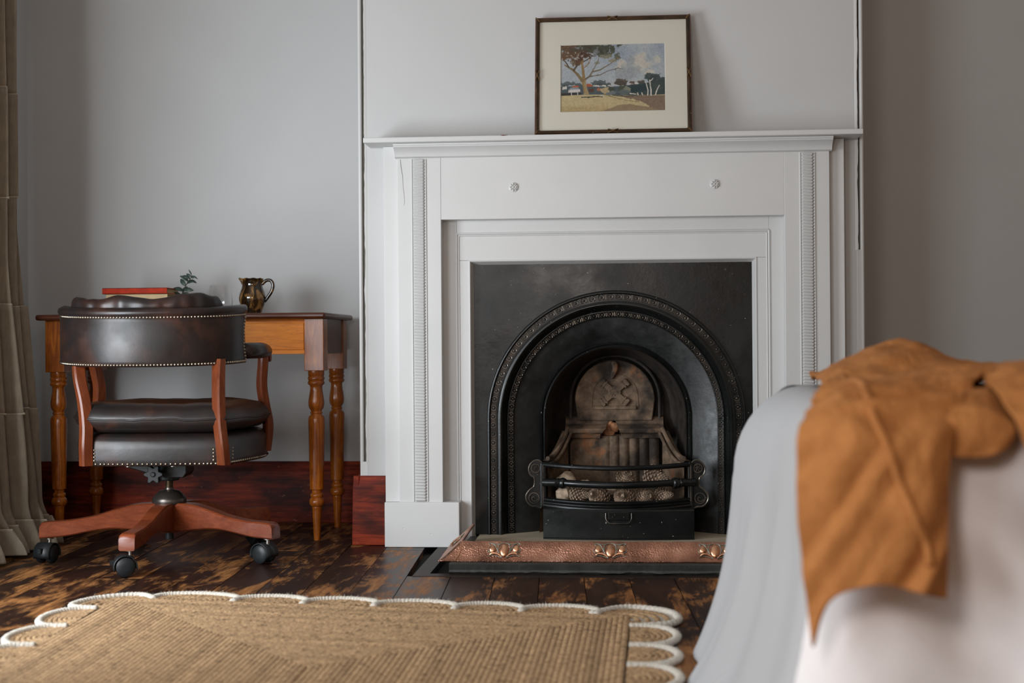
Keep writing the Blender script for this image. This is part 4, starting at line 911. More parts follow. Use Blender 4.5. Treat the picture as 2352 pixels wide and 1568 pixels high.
# ================================================================== WRITING TABLE
tb = thing('writing_table', (-1.48, 4.9, 0), 'amber pine writing table with turned legs against the alcove wall', 'table')
ZT = 0.766
tp = obj('table_top', MB().box(-1.978, -0.985, 4.660, 5.150, ZT-0.0195, ZT), MAT['tabletop'], tb, smooth=40, bevel=0.007)
LEGX = (-1.926, -1.032); LEGY = (4.733, 5.075)
lp_ = [(0.0275, 0.571), (0.0275, 0.556), (0.0255, 0.553), (0.0278, 0.549), (0.0285, 0.545), (0.0278, 0.541), (0.0250, 0.538), (0.0278, 0.534), (0.0288, 0.530), (0.0278, 0.526), (0.0215, 0.521), (0.0205, 0.515), (0.0215, 0.503), (0.0250, 0.482), (0.0272, 0.466), (0.0268, 0.455), (0.0240, 0.445), (0.0190, 0.438), (0.0178, 0.435), (0.0205, 0.432), (0.0210, 0.429), (0.0185, 0.426), (0.0195, 0.422), (0.0258, 0.417), (0.0278, 0.408), (0.0280, 0.395), (0.0262, 0.30), (0.0236, 0.178), (0.0232, 0.172), (0.0170, 0.169), (0.0165, 0.160), (0.0215, 0.156), (0.0225, 0.151), (0.0210, 0.147), (0.0195, 0.144), (0.0240, 0.139), (0.0265, 0.131), (0.0260, 0.124), (0.0225, 0.117), (0.0175, 0.113), (0.0180, 0.110), (0.0165, 0.106), (0.0160, 0.095), (0.0135, 0.05), (0.0110, 0.0)]
for ix in LEGX:
    for iy in LEGY:
        lg = obj('leg', MB().lathe(lp_[::-1], 28, (ix, iy, 0)), MAT['tablewood'], tb, smooth=50)
        obj('leg_block', MB().box(ix-0.033, ix+0.033, iy-0.033, iy+0.033, 0.571, ZT-0.0195), MAT['tablewood'], lg, smooth=0, bevel=0.002)
fa = obj('front_apron', MB().box(LEGX[0]+0.033, LEGX[1]-0.033, LEGY[0]-0.016, LEGY[0]+0.004, 0.628, ZT-0.0195), MAT['tablewood_x'], tb, smooth=0, bevel=0.001)
obj('drawer_front', MB().box(LEGX[0]+0.10, LEGX[1]-0.036, LEGY[0]-0.021, LEGY[0]-0.014, 0.642, 0.732), MAT['tablewood_x'], fa, smooth=0, bevel=0.002)
for iy in (LEGY[1]+0.006,): obj('back_apron', MB().box(LEGX[0]+0.033, LEGX[1]-0.033, iy, iy+0.02, 0.628, ZT-0.0195), MAT['tablewood_x'], tb, smooth=0)
for s, ix in ((-1, LEGX[0]-0.022), (1, LEGX[1]+0.022)): obj('side_apron', MB().box(ix-0.009, ix+0.006, LEGY[0]+0.033, LEGY[1]-0.033, 0.628, ZT-0.0195), MAT['tabletop'], tb, smooth=0)

# books
def book(x0, x1, y0, y1, z0, z1, mat, lab, rz, name='book'):
    cx_, cy_ = (x0+x1)/2, (y0+y1)/2; t = thing(name, (cx_, cy_, z0), lab, 'book', 'books stacked on the writing table', rz=rz)
    x0 -= cx_; x1 -= cx_; y0 -= cy_; y1 -= cy_; h = z1-z0
    obj('cover', MB().box(x0, x1, y0, y1, 0, 0.0028).box(x0, x1, y0, y1, h-0.0028, h).box(x0, x1, y0, y0+0.003, 0.0, h), mat, t, smooth=0, bevel=0.001, world=False)
    obj('page_block', MB().box(x0+0.004, x1-0.004, y0+0.003, y1-0.005, 0.0028, h-0.0028), MAT['pages'], t, smooth=0, world=False)
book(-1.800, -1.590, 4.86, 5.00, ZT, ZT+0.032, MAT['bookbrown'], 'brown clothbound book at the bottom of the stack behind the chair', 0)
book(-1.803, -1.583, 4.855, 4.99, ZT+0.032, ZT+0.0745, MAT['bookcream'], 'cream clothbound book under the red book on the table', 0.0)
book(-1.815, -1.583, 4.85, 4.995, ZT+0.0745, ZT+0.0955, MAT['bookred'], 'red clothbound book on top of the stack on the table', 0.0)

# jug
jg = thing('lustre_jug', (-1.293, 4.90, ZT), 'brown lustre glazed pottery jug with loop handle on the table', 'jug')
jp = [(0.0, 0.001), (0.030, 0.001), (0.031, 0.004), (0.034, 0.016), (0.041, 0.032), (0.0465, 0.050), (0.047, 0.060), (0.0435, 0.076), (0.0375, 0.092), (0.0350, 0.102), (0.0360, 0.112), (0.0385, 0.121), (0.0405, 0.1255), (0.0385, 0.1265), (0.0355, 0.118), (0.0325, 0.104), (0.034, 0.09), (0.043, 0.058), (0.030, 0.010), (0.0, 0.006)]
P = []
for r_, z in jp:
    row = []
    for k in range(40):
        a = 2*PI*k/40; sp = math.exp(-((math.atan2(math.sin(a-PI), math.cos(a-PI)))/0.38)**2)*sstep(0.095, 0.126, z)
        row.append(((r_+0.010*sp)*math.cos(a), r_*math.sin(a)*(1-0.05*sp), z+0.003*sp+0.0012*sstep(0.115, 0.126, z)*math.sin(a*9)))
    P.append(row)
obj('jug_body', MB().grid(P, cv=True), MAT['lustre'], jg, smooth=60, world=False)
hp = cr([(0.034, 0, 0.106), (0.050, 0, 0.119), (0.066, 0, 0.118), (0.0735, 0, 0.103), (0.069, 0, 0.082), (0.056, 0, 0.062), (0.043, 0, 0.044)], 26)
obj('jug_handle', MB().tube(hp, [0.0062]*20+[0.006, 0.0058, 0.0056, 0.0054, 0.005, 0.0045], 12), MAT['lustre'], jg, smooth=60, world=False)

# stemless glass
gl = thing('drinking_glass', (-1.423, 4.95, ZT), 'clear stemless wine glass on the table behind the chair', 'glass')
gp = [(0.0, 0.002), (0.020, 0.002), (0.034, 0.010), (0.043, 0.030), (0.0445, 0.050), (0.041, 0.075), (0.0345, 0.106), (0.0338, 0.106), (0.0398, 0.074), (0.0432, 0.050), (0.0415, 0.031), (0.032, 0.013), (0.0, 0.009)]
obj('glass_bowl', MB().lathe(gp, 40, (0, 0, 0), cap=False), MAT['tumbler'], gl, smooth=60, world=False)

# eucalyptus sprig in a small bottle
bo = thing('bud_vase', (-1.567, 4.95, ZT), 'small dark bottle vase holding the eucalyptus sprig', 'vase')
obj('bottle_body', MB().lathe([(0.018, 0.0), (0.021, 0.003), (0.021, 0.030), (0.012, 0.042), (0.008, 0.046), (0.008, 0.054), (0.010, 0.056), (0.008, 0.0565), (0.006, 0.054), (0.006, 0.04), (0.0, 0.038)], 24, cap=True), MAT['bottle'], bo, smooth=50, world=False)
eu = thing('eucalyptus_sprig', (-1.567, 4.95, ZT+0.045), 'grey green eucalyptus sprig standing on the table behind the chair', 'sprig')
sp = cr([(0, 0, -0.003), (0.004, 0, 0.022), (0.013, 0, 0.045), (0.026, -0.003, 0.070), (0.040, -0.004, 0.088), (0.043, -0.004, 0.098)], 30)
obj('stem', MB().tube(sp, [0.0022-0.0013*i/29 for i in range(30)], 6), MAT['stem'], eu, world=False)
def leaf(base, d, L, wd, nrm):
    base = Vector(base); d = Vector(d).normalized(); nrm = Vector(nrm); s_ = d.cross(nrm).normalized(); nn = s_.cross(d); P = []
    for i in range(9):
        t_ = i/8; w_ = wd*math.sin(PI*min(1, t_*0.92+0.04))**0.8*(1-0.25*t_); c = base+d*L*t_+nn*(0.10*L*math.sin(PI*t_))
        P.append([c-s_*w_+nn*w_*0.25, c, c+s_*w_+nn*w_*0.25])
    return MB().grid(P)
for i, (k, ang, L, wd, yy) in enumerate([(6, 150, 0.030, 0.007, -0.3), (7, 20, 0.026, 0.006, 0.3), (11, 165, 0.036, 0.009, -0.5), (12, -5, 0.036, 0.009, -0.2), (15, 130, 0.034, 0.009, 0.5), (17, 10, 0.034, 0.0085, -0.6), (19, 145, 0.034, 0.009, -0.5), (20, -20, 0.028, 0.007, 0.4), (22, 160, 0.030, 0.007, -0.2), (24, 0, 0.022, 0.006, -0.5), (25, 150, 0.022, 0.005, 0.2), (27, -28, 0.026, 0.003, 0.0), (29, 118, 0.022, 0.003, -0.1), (9, 60, 0.03, 0.008, 0.8)]):
    p = sp[k]; a = R(ang); obj('leaf', leaf(p, (math.cos(a), yy*0.6, math.sin(a)), L, wd, (0.2*math.sin(i), -0.8, 0.5+0.3*math.cos(i))), MAT['leaf'], eu, smooth=180, solid=0.0007, world=False)

# ================================================================== DESK CHAIR
ch = thing('desk_chair', (-1.41, 4.33, 0), 'dark brown leather captains desk chair on a wooden five star base', 'chair', rz=R(4.5))
KW = dict(world=False)
# star base
for k in range(5):
    a = R(-90-4.5+72*k); Mr = Matrix.Rotation(a, 4, 'Z')
    topc = cr([(0.0, 0.172), (0.05, 0.172), (0.10, 0.170), (0.16, 0.156), (0.22, 0.139), (0.29, 0.128), (0.345, 0.1255), (0.375, 0.1225), (0.384, 0.112)], 34)
    botc = cr([(0.0, 0.085), (0.06, 0.086), (0.12, 0.094), (0.18, 0.098), (0.24, 0.091), (0.31, 0.080), (0.385, 0.076)], 34)
    P = []
    for t_, b_ in zip(topc, botc):
        e = 0.004; wq = 0.0255-0.004*sstep(0, 0.3, t_[0])+0.002*sstep(0.3, 0.38, t_[0])
        P.append([(b_[0], -wq+e, b_[1]), (b_[0], -wq, b_[1]+e), (t_[0], -wq, t_[1]-e), (t_[0], -wq+e, t_[1]), (t_[0], wq-e, t_[1]), (t_[0], wq, t_[1]-e), (b_[0], wq, b_[1]+e), (b_[0], wq-e, b_[1])])
    b = MB().grid(P, cv=True); n8 = 8; b.f.append(tuple(range(8))); b.f.append(tuple(range(33*8+7, 33*8-1, -1)))
    b.xf(Mr); star = obj('star_leg', b, MAT['chairwood_arm'], ch, smooth=40, **KW)
    # caster
    sw = R([200, 150, 130, 60, 255][k]); c0 = Mr @ Vector((0.356, 0, 0)); cs = Matrix.Translation(c0) @ Matrix.Rotation(sw, 4, 'Z') @ Matrix.Scale(1.18, 4)
    b = MB().lathe([(0.013, 0.0745), (0.013, 0.0725), (0.005, 0.072), (0.005, 0.050)], 14); b.xf(Matrix.Translation(c0)); obj('caster_stem', b, MAT['steel'], star, **KW)
    for s in (-1, 1):
        b = MB().lathe([(0.002, -0.008), (0.019, -0.008), (0.0235, -0.005), (0.0245, 0.0), (0.0235, 0.005), (0.019, 0.0085), (0.006, 0.0095), (0.001, 0.0095)], 26)
        b.xf(cs @ Matrix.Translation((0.012, s*0.0145, 0.0245)) @ Matrix.Rotation(R(-90)*s, 4, 'X')); obj('caster_wheel', b, MAT['plastic'], star, smooth=40, **KW)
    P = []
    for i in range(15):
        q = R(-20+215*i/14); rr2 = 0.0275; P.append([(0.012+rr2*math.cos(q), y_, 0.0245+rr2*math.sin(q)) for y_ in (-0.0225, 0.0225)])
    b = MB().grid(P).box(0.0, 0.024, -0.006, 0.006, 0.018, 0.050).box(0.034, 0.047, -0.004, 0.004, 0.030, 0.040); b.xf(cs); obj('caster_hood', b, MAT['plastic'], star, smooth=40, solid=0.003, **KW)
obj('hub_dome', MB().lathe([(0.050, 0.168), (0.0525, 0.172), (0.0525, 0.182), (0.049, 0.188), (0.040, 0.200), (0.030, 0.208), (0.014, 0.212), (0.013, 0.218)], 32), MAT['hub'], ch, smooth=40, **KW)
obj('hub_core', MB().lathe([(0.030, 0.080), (0.034, 0.085), (0.034, 0.170)], 20), MAT['chairwood_arm'], ch, **KW)
obj('hub_foot', MB().lathe([(0.012, 0.058), (0.013, 0.062), (0.013, 0.085)], 16), MAT['plastic'], ch, **KW)
thr = [(0.0115+(0.0012 if i % 2 else 0), 0.205+i*0.0022) for i in range(24)]
obj('screw_spindle', MB().lathe(thr, 20), MAT['brass'], ch, smooth=20, **KW)
obj('tilt_mechanism', MB().prism([(-0.135, 0.300), (-0.120, 0.286), (-0.060, 0.268), (0.0, 0.252), (0.055, 0.252), (0.065, 0.266), (0.065, 0.300)], 'y', -0.05, 0.06).lathe([(0.030, 0.24), (0.032, 0.244), (0.032, 0.30)], 18), MAT['plastic'], ch, smooth=0, bevel=0.003, **KW)
b = MB(); pts = []
for i in range(48):
    a = 2*PI*i/48; rr2 = 0.0245+0.0055*math.cos(6*a); pts.append((rr2*math.cos(a), rr2*math.sin(a)))
b.prism(pts, 'y', -0.112, -0.090); b.lathe([(0.009, 0.112), (0.007, 0.116), (0.004, 0.116)], 12); 
b.v[96:] = [(x, -z, y) for x, y, z in b.v[96:]]
b.xf(Matrix.Translation((-0.022, 0, 0.268))); kn = obj('tension_knob', b, MAT['plastic'], ch, smooth=40, bevel=0.002, **KW)
obj('knob_shaft', MB().tube([(-0.022, -0.09, 0.268), (-0.022, -0.04, 0.268)], 0.010, 12), MAT['plastic'], kn, **KW)
for bx in (-0.09, 0.045): obj('bolt', MB().lathe([(0.010, 0.294), (0.010, 0.298), (0.006, 0.298), (0.006, 0.304)], 12, (bx, -0.135, 0)), MAT['steel'], ch, **KW)
# seat base outline (plan)
def seat_plan(n=96, grow=0.0):
    ctrl = [(-0.185, -0.185), (0.0, -0.195), (0.185, -0.185), (0.215, -0.150), (0.262, 0.02), (0.275, 0.14), (0.255, 0.225), (0.15, 0.255), (0.0, 0.262), (-0.15, 0.255), (-0.255, 0.225), (-0.275, 0.14), (-0.262, 0.02), (-0.215, -0.150)]
    c = cr(ctrl+[ctrl[0]], n+1)[:-1]; out = []
    for x, y in c:
        wd = sstep(-0.16, 0.02, y); x = x*(1+0.05*wd)-0.012*wd; L = math.hypot(x, y-0.03); out.append((x*(1+grow/L), 0.03+(y-0.03)*(1+grow/L)))
    return out
rows = []
for g, z in ((-0.030, 0.300), (-0.002, 0.300), (0.0, 0.303), (0.001, 0.320), (0.002, 0.350), (0.0, 0.372), (-0.010, 0.386), (-0.03, 0.394), (-0.08, 0.398)): rows.append([(x, y, z) for x, y in seat_plan(96, g)])
b = MB().grid(rows, cv=True); b.f.append(tuple(range(95, -1, -1))); b.f.append(tuple(range(8*96, 9*96)))
sb = obj('seat_base', b, MAT['leather'], ch, smooth=70, **KW)
b = MB(); pl = seat_plan(400, 0.0015); cum = 0; last = None
for i, (x, y) in enumerate(pl):
    if last is None or math.hypot(x-last[0], y-last[1]) > 0.0098:
        if not any(math.hypot(x-px_, y-py_) < 0.024 for px_, py_ in ((-0.21, -0.17), (0.21, -0.17), (0.272, 0.16), (-0.272, 0.16))):
            d = Vector((x, y-0.03, 0)).normalized(); b.dome((x, y, 0.3065), 0.0040, d, 0.003, 8, 2)
        last = (x, y)
for xn, yn, dx, dy in ((-0.178, -0.187, -0.1, -1), (0.178, -0.187, 0.1, -1), (0.223, -0.128, 1, -0.25), (-0.223, -0.128, -1, -0.25)):
    for k in range(1, 5): b.dome((xn, yn, 0.3065+k*0.0105), 0.0040, (dx, dy, 0), 0.003, 8, 2)
finish(obj('seat_nailheads', b, MAT['nail'], sb, smooth=60, recalc=False, **KW), kind='stuff')
# loose cushion
rows = []
for f, z in ((0.30, 0.392), (0.72, 0.394), (0.93, 0.402), (1.02, 0.420), (1.045, 0.438), (1.035, 0.447), (1.0, 0.462), (0.93, 0.478), (0.80, 0.486), (0.55, 0.480), (0.25, 0.470), (0.02, 0.466)):
    row = []
    for i, (x, y) in enumerate(seat_plan(96, 0.0)):
        a = math.atan2(y, x); wob = 1+0.018*nz(math.cos(a)*2.2+3, math.sin(a)*2.2, f*2); dz = 0.007*nz(x*f*9, y*f*9, 2.0)+0.010*sstep(0.5, 1, f)*nz(math.cos(a)*3, math.sin(a)*3, 7)
        row.append((x*f*wob, 0.03+(y-0.03)*f*wob, z+(dz if z > 0.41 else 0)))
    rows.append(row)
b = MB().grid(rows, cv=True); b.f.append(tuple(range(11*96, 12*96))); cu = obj('seat_cushion', b, MAT['leather'], ch, smooth=180, **KW)
obj('cushion_piping', MB().tube([Vector(p)+Vector((0, 0, 0.001)) for p in rows[4]], 0.0030, 8, closed=True), MAT['leather'], cu, smooth=180, **KW)
# wooden uprights
def upright(path, wx, wy, name='upright'):
    P = []; n = 26; pp = cr(path, n)
    for i, p in enumerate(pp):
        t_ = np.array(pp[min(i+1, n-1)])-np.array(pp[max(i-1, 0)]); e = 0.005
        hx, hy = wx/2, wy/2
        d = Vector((p[0], p[1], 0)).normalized(); tt = Vector((-d.y, d.x, 0)); c = Vector(p)
        P.append([tuple(c+tt*a+d*b2) for a, b2 in ((-hx+e, -hy), (hx-e, -hy), (hx, -hy+e), (hx, hy-e), (hx-e, hy), (-hx+e, hy), (-hx, hy-e), (-hx, -hy+e))])
    b = MB().grid(P, cv=True); b.f.append(tuple(range(8))); b.f.append(tuple(range((n-1)*8+7, (n-1)*8-1, -1)))
    return obj(name, b, MAT['chairwood'], ch, smooth=40, **KW)
for s in (-1, 1):
    upright([(s*0.205+0.003, -0.185, 0.302), (s*0.203+0.002, -0.192, 0.36), (s*0.199-0.002, -0.186, 0.42), (s*0.201-0.010, -0.172, 0.49), (s*0.208-0.020, -0.158, 0.56), (s*0.212-0.026, -0.138, 0.618)], 0.030, 0.036)
    upright([(s*0.272, 0.165, 0.318), (s*0.280, 0.170, 0.40), (s*0.268, 0.172, 0.47), (s*0.262, 0.160, 0.53), (s*0.270, 0.140, 0.60), (s*0.272, 0.135, 0.640)], 0.040, 0.026)
    obj('arm_scroll', MB().prism([(0.150, 0.640), (0.178, 0.636), (0.186, 0.622), (0.180, 0.606), (0.165, 0.604), (0.155, 0.618)], 'x', s*0.278-0.013, s*0.278+0.013), MAT['chairwood'], ch, smooth=30, bevel=0.003, **KW)
# curved back pad
A_, B_, PXO = 0.286, 0.238, -0.038
def bp(th, off=0.0):
    x, y = A_*math.sin(th), -B_*math.cos(th); nx, ny = math.sin(th)/A_, -math.cos(th)/B_; L = math.hypot(nx, ny); return Vector((x+off*nx/L+PXO, y+off*ny/L, 0)), Vector((nx/L, ny/L, 0))
TH0 = R(82)
def zrow(th, f):       # lower and upper line of the back, dipping toward the ends
    q = abs(th)/TH0; lo = 0.597+0.010*q*q; hi = 0.744+0.013*q*q; return lo+(hi-lo)*f
prof = [(-0.055, 0.04), (-0.020, 0.0), (-0.004, -0.012), (0.0, 0.0), (0.003, 0.10), (0.006, 0.35), (0.006, 0.65), (0.003, 0.90), (0.001, 0.985), (0.007, 1.02), (0.010, 1.07), (0.008, 1.13), (-0.002, 1.175), (-0.018, 1.19), (-0.034, 1.17), (-0.050, 1.05), (-0.060, 0.7), (-0.060, 0.3), (-0.055, 0.04)]
rows = []; N = 72
for i in range(N+1):
    th = -TH0+2*TH0*i/N; row = []; q = abs(th)/TH0
    edge = 1-0.55*sstep(0.93, 1.0, q)
    for off, f in prof:
        p, n_ = bp(th*(1+0.03*(abs(f-0.5)*2)**2*q), off*edge-0.004*sstep(0.75, 1, q)*math.sin(PI*min(1, max(0, f))))
        p.z = zrow(th, f); row.append(tuple(p))
    rows.append(row)
b = MB().grid(rows); m_ = len(prof); b.f.append(tuple(range(m_-1))); b.f.append(tuple(range(N*m_+m_-2, N*m_-1, -1)))
bk = obj('backrest', b, MAT['leather'], ch, smooth=60, **KW)
b = MB()
def nail_run(pts):
    last = None
    for p, n_ in pts:
        if last is None or (p-last).length > 0.0098: b.dome(p, 0.0041, n_, 0.0032, 8, 2); last = p
for f, o_ in ((0.985, 0.002), (0.03, 0.002)):
    run = []
    for i in range(1200):
        th = -TH0*0.965+2*TH0*0.965*i/1199; p, n_ = bp(th*(1+0.03*(abs(f-0.5)*2)**2*abs(th)/TH0), o_); p.z = zrow(th, f); run.append((p, n_))
    nail_run(run)
for s in (-1, 1):
    run = []
    for i in range(300):
        f = 0.06+0.90*i/299; th = s*TH0*0.965; p, n_ = bp(th*(1+0.03*(abs(f-0.5)*2)**2), 0.004-0.004*math.sin(PI*f)); p.z = zrow(th, f); run.append((p, n_))
    nail_run(run)
finish(obj('back_nailheads', b, MAT['nail'], bk, smooth=60, recalc=False, **KW), kind='stuff')
# inner back cushion, creased, rising over the rail
rows = []; N = 60
for i in range(N+1):
    th = -R(66)+R(132)*i/N; q = abs(th)/R(66); u = i/N; row = []
    hump = 0.806+0.012*sstep(0.55, 0.9, u)+0.006*math.sin(u*19)+0.007*nz(u*14)-0.048*sstep(0.86, 1.0, q)
    for off, z in ((-0.020, 0.752), (-0.010, 0.770), (-0.012, hump-0.012), (-0.026, hump), (-0.052, hump-0.006), (-0.072, hump-0.03), (-0.085, 0.72), (-0.080, 0.64), (-0.05, 0.62)):
        p, n_ = bp(th, off+(0.006*nz(u*20, z*9) if z > 0.76 else 0)-0.012*sstep(0.7, 1, q)); p.z = z; row.append(tuple(p))
    rows.append(row)
obj('back_cushion', MB().grid(rows), MAT['leather'], ch, smooth=180, sub=1, **KW)
# padded arms
for s in (-1, 1):
    path = cr([(s*0.240-0.010, -0.020, 0.637), (s*0.256-0.006, 0.005, 0.638), (s*0.267-0.004, 0.05, 0.638), (s*0.265-0.002, 0.12, 0.638), (s*0.262, 0.165, 0.637)], 22); P = []
    for i, p in enumerate(path):
        e = 1-0.85*sstep(0.88, 1.0, i/21)**2; P.append([(p[0]+0.036*e*math.cos(a), p[1]+(0.012*(1-e) if i > 18 else 0), p[2]+(0.029 if math.sin(a) > 0 else 0.022)*e*math.sin(a)) for a in np.linspace(0, 2*PI, 19)[:-1]])
    b = MB().grid(P, cv=True); b.f.append(tuple(range(17, -1, -1))); b.f.append(tuple(range(21*18, 22*18)))
    obj('arm_pad', b, MAT['leather'], ch, smooth=180, **KW)

# ================================================================== CURTAIN
cu_t = thing('linen_curtain', (-2.04, 4.25, 0), 'tiered tan linen curtain gathered at the left wall, pooling on the floor', 'curtain')
def curtain_xy(s, z, tier):
    # s 0..1 along the gathered width from the window side to the alcove corner
    y = 3.80+0.80*s
    fold = math.sin(2*PI*9.0*s+0.5*tier+0.6*nz(s*5, z*0.8)); low = sstep(1.0, 0.0, z)
    bx = -2.098+0.045*low; amp = 0.122+0.014*low
    x = bx+amp*fold+0.018*nz(s*14, z*1.2, 3)+0.030*low*nz(s*7, z*2, 9)
    y += 0.012*math.cos(2*PI*9.0*s)+0.02*low*nz(s*9, z*2, 5)
    puddle = sstep(0.16, 0.0, z); x += 0.085*puddle*(0.7+0.5*nz(s*12, 1)); y += 0.05*puddle*nz(s*10, 4)
    return x, y
tz = [2.60, 2.19, 1.84, 1.492, 1.142, 0.790, 0.448, 0.095, 0.004]
for t_ in range(len(tz)-1):
    P = []; nz_ = 18
    for j in range(nz_+1):
        row = []
        for i in range(181):
            s = i/180; top = tz[t_]+0.012*nz(s*6, t_)+0.012*(s-0.8); bot = max(0.004, tz[t_+1]+0.012*nz(s*6, t_+1)+0.012*(s-0.8)) if t_+1 < len(tz)-1 else 0.004+0.018*abs(nz(s*8, 2))
            z = top+(bot-top)*j/nz_; x, y = curtain_xy(s, z, t_*0.9 if False else t_*0.35); row.append((x+0.004*(t_ % 2), y, z))
        P.append(row)
    ti = obj('curtain_tier', MB().grid(P), MAT['curtain'], cu_t, smooth=180, solid=0.0016)
    if t_+1 < len(tz)-1:
        b = MB(); last = P[-1]
        for i in range(0, 180):
            for r_ in range(2):
                f = r_/2; a = Vector(last[i]).lerp(Vector(last[i+1]), f); c_ = Vector(last[i]).lerp(Vector(last[i+1]), f+0.4); d = Vector((0.004+random.uniform(0, 0.004), random.uniform(-0.002, 0.002), -random.uniform(0.001, 0.007)))
                b.add([a+Vector((0.0, 0, 0.004)), c_+Vector((0.0, 0, 0.004)), (a+c_)/2+d], [(0, 1, 2)])
        b.tube([Vector(p)+Vector((0.002, 0, 0.001)) for p in last], 0.0028, 5)
        finish(obj('frayed_edge', b, MAT['fringe'], ti, smooth=0, recalc=False), kind='stuff')
# curled hem lying on the boards
for (c0, L, a0, w_) in (((-1.965, 4.60), 0.15, R(8), 0.07), ((-1.99, 4.50), 0.16, R(-25), 0.08), ((-1.955, 4.68), 0.10, R(35), 0.06)):
    P = []
    for i in range(15):
        u = i/14; d = Vector((math.cos(a0), math.sin(a0), 0)); n_ = Vector((-d.y, d.x, 0)); c = Vector((c0[0], c0[1], 0))+d*(L*(u-0.5)); row = []
        for j in range(11):
            v = j/10; row.append(tuple(c+n_*(w_*(v-0.5))+Vector((0, 0, 0.004+0.045*math.sin(PI*u)*math.sin(PI*(v*0.8+0.1))**1.5+0.006*nz(u*6, v*6, a0)))))
        P.append(row)
    obj('pooled_hem', MB().grid(P), MAT['curtain'], cu_t, smooth=180, solid=0.002)

# ================================================================== JUTE RUG
rg = thing('jute_rug', (-0.65, 2.5, 0), 'braided natural jute rug with white rope scalloped edge', 'rug')
Q = [Vector((-1.300, 3.585)), Vector((0.012, 3.395)), Vector((-0.050, 1.00)), Vector((-1.190, 1.00))]   # far left, far right, near right, near left
def rugmap(u, v): return Q[0].lerp(Q[1], u).lerp(Q[3].lerp(Q[2], u), v)
Wd, Ld, PT = 1.31, 2.45, 0.0128
def braid(b, cols, pts, w_, z, tone, step=0.0058, closed=True, h=0.0065):
    pts = [Vector(p) for p in pts]; segs = []; N = len(pts); out = []
    K = N if closed else N-1
    for i in range(K):
        a, c = pts[i], pts[(i+1) % N]; L = (c-a).length; m_ = max(1, int(L/step))
        for k in range(m_): out.append((a.lerp(c, k/m_), (c-a).normalized()))
    if not closed: out.append((pts[-1], (pts[-1]-pts[-2]).normalized()))
    n0 = len(b.v); ph = random.random()*6
    for i, (p, d) in enumerate(out):
        if closed or 0 < i < len(out)-1:
            d = ((out[(i+1) % len(out)][0]-out[i-1][0])).normalized()
        n_ = Vector((-d.y, d.x)); t_ = i*step/0.0135*PI+ph
        a1 = abs(math.sin(t_)); a2 = abs(math.sin(t_+PI/2)); br = 0.80+0.32*random.random()
        if random.random() < 0.06: br *= 0.45
        for o_, hh in ((-0.5, 0.0), (-0.27, 0.55+0.45*a1), (0.0, 0.72), (0.27, 0.55+0.45*a2), (0.5, 0.0)):
            q = p+n_*(w_*o_); b.v.append((q.x, q.y, z+h*hh)); k = br*tone*(0.80 if hh == 0 else 1.0); cols.append((0.80*k, 0.52*k, 0.290*k, 1))  # shade in the valleys between braids is painted into the row-edge colour
    M_ = len(out); 
    for i in range(M_ if closed else M_-1):
        j = (i+1) % M_
        for k in range(4): b.f.append((n0+i*5+k, n0+i*5+k+1, n0+j*5+k+1, n0+j*5+k))
b = MB(); cols = []
for k in range(int(Wd/2/PT)):
    t_ = (k+0.5)*PT; u0, v0 = t_/Wd, t_/Ld; tone = 0.85+0.3*nz(k*0.35)+0.10*nz(k*1.7+9)
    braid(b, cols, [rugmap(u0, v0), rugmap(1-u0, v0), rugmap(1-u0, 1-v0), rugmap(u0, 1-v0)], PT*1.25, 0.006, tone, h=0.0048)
finish(obj('braided_field', b, MAT['jute'], rg, smooth=180, recalc=False, colors=cols), kind='stuff')
bb = MB().add([(p.x, p.y, 0.0035) for p in Q], [(0, 1, 2, 3)]); obj('rug_backing', bb, MAT['rope'], rg, smooth=0, solid=0.003)
def scallop(p, q, depth, bulge=0.10, n=26, skew=0.0):
    p, q = Vector(p), Vector(q); d = q-p; L = d.length; d.normalize(); n_ = Vector((-d.y, d.x)); mid = (p+q)/2
    def outline(f):
        r = []
        for i in range(n+1):
            a = PI-PI*i/n; c, s = math.cos(a), max(0.0, math.sin(a)); xx = (L/2+bulge*L*s**1.2*(1 if True else 0)*abs(c))*c
            r.append(mid+d*(xx*f+skew*s*f)+n_*(depth*s**0.85*f))
        return r
    b = MB(); cols = []; m_ = max(3, int(L/2/PT))
    for k in range(m_):
        f = 1-(k+1.1)*PT/(L/2)
        if f > 0.05: braid(b, cols, outline(f), PT*1.05, 0.0045, 0.86+0.2*nz(k*2.3+p.x*7), closed=False, h=0.006)
    o = obj('scallop', b, MAT['jute'], rg, smooth=180, recalc=False, colors=cols)
    ol = outline(1.0); full = MB().prism([tuple(x) for x in ol], 'z', 0.001, 0.0045); obj('scallop_backing', full, MAT['rope'], o, smooth=0)
    b = MB(); path = []; Ltot = 0
    fine = cr([tuple(x) for x in ol], 130); rs = []
    for i, x in enumerate(fine): path.append((x[0], x[1], 0.0088)); rs.append(0.0092+0.0010*math.sin(i*1.7)+0.0008*nz(i*0.9, p.x*9))
    b.tube(path, rs, 9, flat=0.85); e = obj('rope_edging', b, MAT['rope'], o, smooth=180)
    b = MB()
    for i in range(90):
        k = random.randrange(len(fine)-1); c = Vector(path[k]); dr = Vector((c.x-mid.x, c.y-mid.y, random.uniform(0.0, 0.06))).normalized(); dr = (dr+Vector((random.gauss(0, 0.5), random.gauss(0, 0.5), random.uniform(0, 0.9)))).normalized(); l_ = random.uniform(0.003, 0.012)
        a0 = c+dr*0.006; s_ = dr.cross(Vector((0, 0, 1))).normalized()*0.0005; b.add([a0-s_, a0+s_, a0+dr*l_], [(0, 1, 2)])
    finish(obj('loose_fibres', b, MAT['rope'], o, smooth=0, recalc=False), kind='stuff')
